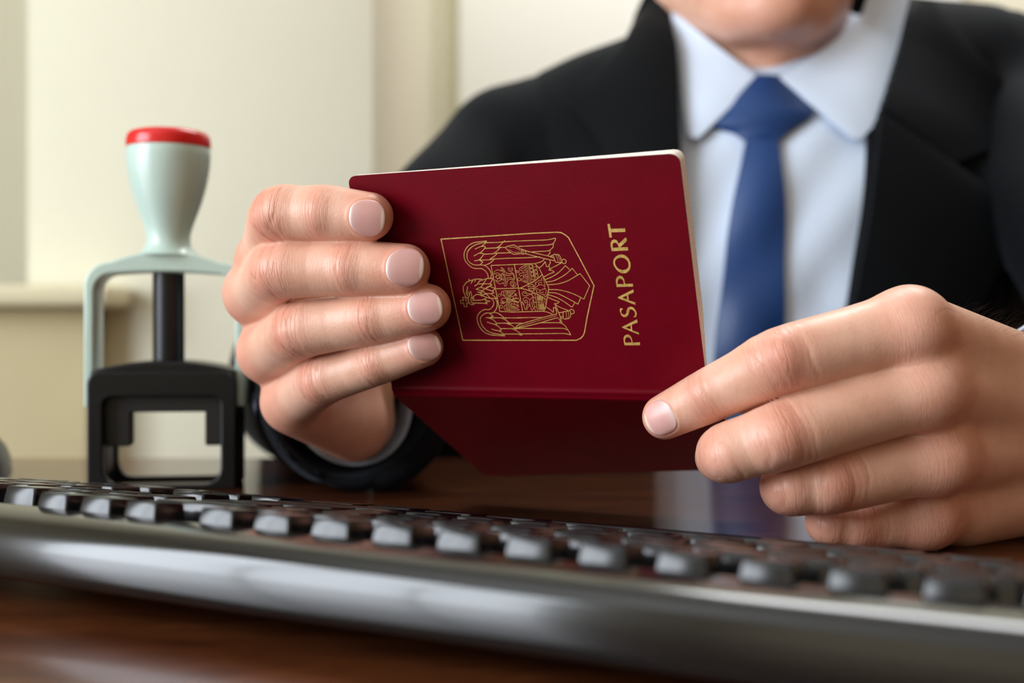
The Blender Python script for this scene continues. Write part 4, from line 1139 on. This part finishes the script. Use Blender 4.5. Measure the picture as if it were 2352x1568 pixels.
def poly_sd(x, z, poly):
    poly = np.asarray(poly, float); d = np.full(len(x), 1e9); ins = np.zeros(len(x), bool)
    for (x0, z0), (x1, z1) in zip(poly, np.roll(poly, -1, 0)):
        ex, ez = x1-x0, z1-z0; t = np.clip(((x-x0)*ex+(z-z0)*ez)/(ex*ex+ez*ez+1e-9), 0, 1)
        d = np.minimum(d, (x-x0-t*ex)**2+(z-z0-t*ez)**2)
        c = (z0 > z) != (z1 > z); ins ^= c & (x < (x1-x0)*(z-z0)/(z1-z0+1e-12)+x0)
    d = np.sqrt(d); return np.where(ins, -d, d)
VN = [(84, 290), (102, 215), (106, 196), (109, 109), (102, 11), (91, -73), (140, -230), (200, -73), (218, 20), (227, 67), (236, 126), (276, 207), (292, 290)]
dirR = (WRR-ELR)/np.linalg.norm(WRR-ELR); dirL = (WRL-ELL)/np.linalg.norm(WRL-ELL)
CJR = ELR+dirR*((566-ELR[1])/dirR[1])+np.array([0, 0, 5.]); CJL = ELL+dirL*((520-ELL[1])/dirL[1])
def wob(P, a=1.6):
    return a*(np.sin(P[:, 0]*.055+P[:, 2]*.03)*np.sin(P[:, 2]*.045+1.3)+.6*np.sin(P[:, 1]*.06+P[:, 0]*.035+2))
def sleeve(P, sh, el, cj, dr):
    d = rcone(P, sh, el, 57, 50)
    e = rcone(P, el, cj+dr*30, 54, 44)
    crease = 1.8*np.sin(((P-el)@dr)*.13+np.sin(P[:, 0]*.06)*1.2)
    d = smin(d, e+crease*.6, 14)
    d = np.maximum(d, np.where(((P-el)@dr) > 0, (P-cj)@dr, -1e3)); d = np.maximum(d, np.where(P[:, 1] < 726, -78.8-P[:, 2], -1e3))
    hole = np.maximum(rcone(P, cj-dr*45, cj+dr*40, 37, 37), -((P-cj)@dr)-55)
    return np.maximum(d, -hole)
def jacket_sdf(P):
    d = trunk_sdf(P, 8)
    d = smin(d, ellip(P, (10, 868, -75), (112, 74, 112)), 30)      # jacket front pushed out beside the arm
    d = smin(d, rcone(P, np.array([HX, 920, 205.]), np.array([HX, 925, 232.]), 74, 70), 14)       # collar stand
    d = smin(d, rcone(P, np.array([246, 915, 196.]), np.array([340, 908, 180.]), 52, 52), 20)      # raised shoulder
    d = smin(d, sleeve(P, SHR, ELR, CJR, dirR), 12); d = smin(d, sleeve(P, SHL, ELL, CJL, dirL), 12)
    d = d+wob(P)
    # armhole seams
    for s_, x0 in ((1, 26.), (-1, 344.)):
        q = (P[:, 0]-x0)+.16*(P[:, 2]-120)*s_
        d = d+1.6*np.exp(-(q/2.6)**2)*(P[:, 2] > -20)
    v = np.maximum(poly_sd(P[:, 0], P[:, 2], VN), P[:, 1]-(905-.0*P[:, 2]))
    neck = rcone(P, np.array([HX+2, 908, 120.]), np.array([HX, 893, 290.]), 66, 66)
    d = np.maximum(d, -v); d = np.maximum(d, -neck)
    d = np.maximum(d, P[:, 2]-246-(P[:, 1]-860)*.10)
    return d
Vj, Fj = surface_nets(jacket_sdf, (-196, 500, -340), (452, 1040, 275), 3.6)
Vj = relax(Vj, Fj, 1, .4)
jacket = under(link('jacket', np_mesh('jacket', Vj, Fj), M['jacket'], None, False)); jacket['label'] = 'black suit jacket with notched lapels'
def shirt_body(P):
    d = trunk_sdf(P, -2)
    fold = 1.5*np.sin(P[:, 0]*.16+np.sin(P[:, 2]*.03)*1.5)*np.clip((60-P[:, 2])/120, 0, 1)+1.2*np.sin(P[:, 0]*.11-P[:, 2]*.09)
    return d+fold
def collar_base(P):
    d = smin(trunk_sdf(P, 1), rcone(P, np.array([HX+4, 905, 150.]), np.array([HX, 893, 262.]), 63, 62), 26)
    return d
def shirt_sdf(P):
    d = shirt_body(P)
    band = rcone(P, np.array([HX+3, 905, 140.]), np.array([HX, 896, 240.]), 63, 61)
    top = P[:, 2]-(170+(P[:, 1]-840)*.42)
    band = np.maximum(band, top)
    d = smin(d, band, 6)
    neck = rcone(P, np.array([HX+4, 905, 120.]), np.array([HX, 893, 300.]), 59, 58.5)
    return np.maximum(d, -np.maximum(neck, -(P[:, 2]-150-(P[:, 1]-840)*.3)))
Vs, Fs_ = surface_nets(shirt_sdf, (30, 740, -335), (335, 1010, 245), 3.6)
Vs = relax(Vs, Fs_, 1, .5)
shirt = under(link('shirt', np_mesh('shirt', Vs, Fs_), M['shirt'], None, False)); shirt['label'] = 'pale blue shirt with turned-down collar'
def march(u, v, sdf, y0=700, ymax=960):
    U = np.stack([(np.asarray(u)-1176)/FPX, np.ones(len(u)), (740-np.asarray(v))/FPX], 1); y = np.full(len(u), float(y0))
    for _ in range(90): y = np.minimum(y+np.clip(sdf(U*y[:, None]), -20, 20)*.8, ymax)
    return U*y[:, None]
def resample(chain, n):
    c = np.array(chain, float); L = np.concatenate([[0], np.cumsum(np.linalg.norm(np.diff(c, axis=0), axis=1))])
    t = np.linspace(0, L[-1], n); return np.stack([np.interp(t, L, c[:, k]) for k in (0, 1)], 1)
def draped(name, ca, cb, sdf, off, thick, mat, parent, nu=28, nv=14, bulge=0.0, edge=0.0, ymax=960):
    """cloth patch between two outlines (photograph pixels) laid on a surface at its own depth, with thickness"""
    A_ = resample(ca, nu); B_ = resample(cb, nu); w = np.linspace(0, 1, nv)
    G = A_[:, None]*(1-w[None, :, None])+B_[:, None]*w[None, :, None]; G = G.reshape(-1, 2)
    P = march(G[:, 0], G[:, 1], sdf, ymax=ymax)
    e = 1.0; g = np.stack([sdf(P+np.eye(3)[k]*e)-sdf(P-np.eye(3)[k]*e) for k in range(3)], 1); g /= np.linalg.norm(g, axis=1)[:, None]+1e-9
    ww = np.tile(w, nu); uu = np.repeat(np.linspace(0, 1, nu), nv)
    o = off+bulge*np.sin(np.pi*ww)*np.sin(np.pi*np.clip(uu*.9+.1, 0, 1))**.7+edge*ww
    top = P+g*o[:, None]; bot = top-g*thick
    V = np.concatenate([top, bot]); q = len(top); F = []
    for i in range(nu-1):
        for k in range(nv-1):
            a = i*nv+k; F += [(a, a+1, a+nv+1, a+nv), (q+a, q+a+nv, q+a+nv+1, q+a+1)]
    ring = list(range(nv))+[i*nv+nv-1 for i in range(1, nu)]+[(nu-1)*nv+k for k in range(nv-2, -1, -1)]+[i*nv for i in range(nu-2, 0, -1)]
    for a, b in zip(ring, ring[1:]+ring[:1]): F.append((b, a, q+a, q+b))
    o_ = mesh(name, (V+CAMV)/1000, F, mat, None, True, 60); return under(o_, parent)
draped('collar_leaf', [(1553, 30), (1640, 106), (1736, 186)], [(1556, 120), (1570, 250), (1582, 322), (1602, 327), (1668, 264), (1733, 196)], collar_base, 5.0, 2.2, M['shirt'], shirt, bulge=2.0, ymax=862)
draped('collar_leaf', [(1998, -40), (1972, 42), (1895, 114), (1788, 188)], [(2096, -40), (2066, 80), (2034, 190), (2004, 292), (1964, 334), (1870, 256), (1796, 196)], collar_base, 5.0, 2.2, M['shirt'], shirt, bulge=2.0, ymax=862)
tie = draped('tie', [(1715, 300), (1692, 420), (1668, 560), (1640, 820), (1620, 1150)], [(1786, 300), (1796, 420), (1801, 560), (1798, 780), (1796, 1150)], shirt_body, 5.5, 4.0, M['tie'], None, bulge=3.0)
tie['label'] = 'blue satin necktie'
draped('knot', [(1706, 182), (1664, 236), (1634, 290), (1690, 306), (1716, 324)], [(1806, 182), (1842, 225), (1868, 266), (1815, 300), (1786, 324)], collar_base, 2.5, 8.0, M['tie'], tie, bulge=6.5)
def jb(P): return trunk_sdf(P, 8)
draped('lapel', [(1528, 30), (1556, 110), (1566, 350), (1545, 700), (1500, 1000), (1540, 1250)], [(1425, 140), (1308, 236), (1398, 356), (1410, 560), (1420, 800), (1535, 1252)], jb, 8.5, 4.0, M['jacket'], jacket, 40, 16, 3.5)
draped('lapel', [(2012, 272), (1988, 500), (1957, 670), (1900, 1000), (1760, 1250)], [(2178, 390), (2330, 490), (2231, 709), (2060, 1000), (1765, 1252)], jb, 8.5, 4.0, M['jacket'], jacket, 40, 16, 3.5)
def jc(P): return smin(rcone(P, np.array([246, 915, 196.]), np.array([340, 908, 180.]), 52, 52), smin(trunk_sdf(P, 8), rcone(P, np.array([HX, 920, 205.]), np.array([HX, 925, 232.]), 74, 70), 14), 20)
draped('jacket_collar', [(1540, -40), (1532, 20), (1545, 70)], [(1512, -40), (1484, 24), (1450, 90), (1424, 138)], jc, 6.5, 3.5, M['jacket'], jacket, 24, 12, 3.0, ymax=905)
draped('jacket_collar', [(2104, 22), (2066, 95), (2016, 262)], [(2140, 26), (2290, 190), (2338, 322), (2176, 384)], jc, 8.5, 4.5, M['jacket'], jacket, 30, 14, 3.0, ymax=880)
def cuff(name, c, ax, ra, rb, L, mat, parent, th=1.6):
    """shirt cuff: short elliptical tube open at the hand, ra vertical, rb horizontal"""
    ax = ax/np.linalg.norm(ax); up = np.array([0, 0, 1.])-ax*ax[2]; up /= np.linalg.norm(up); sd = np.cross(ax, up)
    prof_ = [(0, 0), (-.8, th/2), (0, th), (6, th+.3), (L, th+1.5), (L, -1), (6, -.4)]
    v = []; f = []; n = 64
    for (x, r) in prof_:
        for k in range(n):
            t = 2*math.pi*k/n; wv = .8*math.sin(3*t+1)
            v.append((c+ax*x+up*(ra+r+wv)*math.cos(t)+sd*(rb+r+wv)*math.sin(t)+CAMV)/1000)
    m_ = len(prof_)
    for i in range(m_):
        for k in range(n): f.append((i*n+k, i*n+(k+1) % n, ((i+1) % m_)*n+(k+1) % n, ((i+1) % m_)*n+k))
    return under(mesh(name, v, f, mat, None, True, 60), parent)
cuff('shirt_cuff', CJR+dirR*-20+np.array([0, 0, -3.]), -dirR, 31, 27, 32, M['shirt'], shirt)
cuff('shirt_cuff', hp(2428, 950, 490), -dirL, 37, 30, 60, M['shirt'], shirt)
for k in range(3):
    c = CJR-dirR*(14+17*k)+np.array([-46.5, 0, -6.0])
    bmh = bmesh.new(); bmesh.ops.create_uvsphere(bmh, u_segments=16, v_segments=8, radius=.0065)
    for v_ in bmh.verts: v_.co = Vector((v_.co.x*.35, v_.co.y, v_.co.z))+Vector((c+CAMV)/1000)
    under(from_bm('sleeve_button', bmh, M['button'], None), jacket)
# hair of the head
M['hair'] = plain('dark_brown_hair', (44, 32, 24), .5, 300, .4, .0008)
def hair_sdf(P):
    d = ellip(P, (HX, 900, 320), (83, 100, 104))
    cut = ellip(P, (HX, 800, 274), (64, 75, 82))
    d = -smin(-d, cut, 12)
    return np.maximum(d, 276-P[:, 2])
Vh, Fh = surface_nets(hair_sdf, (HX-95, 780, 200), (HX+95, 1010, 450), 5.0)
under(link('hair', np_mesh('hair', Vh, Fh), M['hair'], None, False))
# short hairs on the wrist of the hand resting on the desk
M['armhair'] = plain('fine_body_hair', (70, 48, 34), .5, 300, .2)
rnd = random.Random(5); Vl = hand_parts[1][0]; hv = []; hf = []
nrm = np.zeros(3)
cand = np.where((Vl[:, 0] > hp(2190, 700, 430)[0]) & (Vl[:, 2] > -22) & (Vl[:, 1] < 470))[0]
for k in range(420):
    p = Vl[cand[rnd.randrange(len(cand))]]
    e = .6; g = np.array([L_sdf((p+np.eye(3)[q]*e)[None], False)[0]-L_sdf((p-np.eye(3)[q]*e)[None], False)[0] for q in range(3)]); g /= np.linalg.norm(g)+1e-9
    if g[2] < .45: continue
    fl = np.array([.75, .25, .1])+np.array([rnd.uniform(-.4, .4), rnd.uniform(-.3, .3), rnd.uniform(-.2, .3)])
    L_ = rnd.uniform(3, 9); pts = [p-g*.3, p+g*L_*.28+fl*L_*.3, p+g*L_*(.42+rnd.uniform(-.1, .15))+fl*L_*.85]
    pts = catmull(pts, 4); b0 = len(hv)
    for i, q in enumerate(pts):
        r = .028*(1-.7*i/len(pts))
        for t in range(3):
            a = 2*math.pi*t/3; hv.append((q+np.array([0, math.cos(a), math.sin(a)])*r+CAMV)/1000)
    for i in range(len(pts)-1):
        for t in range(3): hf.append((b0+3*i+t, b0+3*i+(t+1) % 3, b0+3*i+3+(t+1) % 3, b0+3*i+3+t))
ah = under(mesh('wrist_hair', hv, hf, M['armhair'], None), body); ah['kind'] = 'stuff'
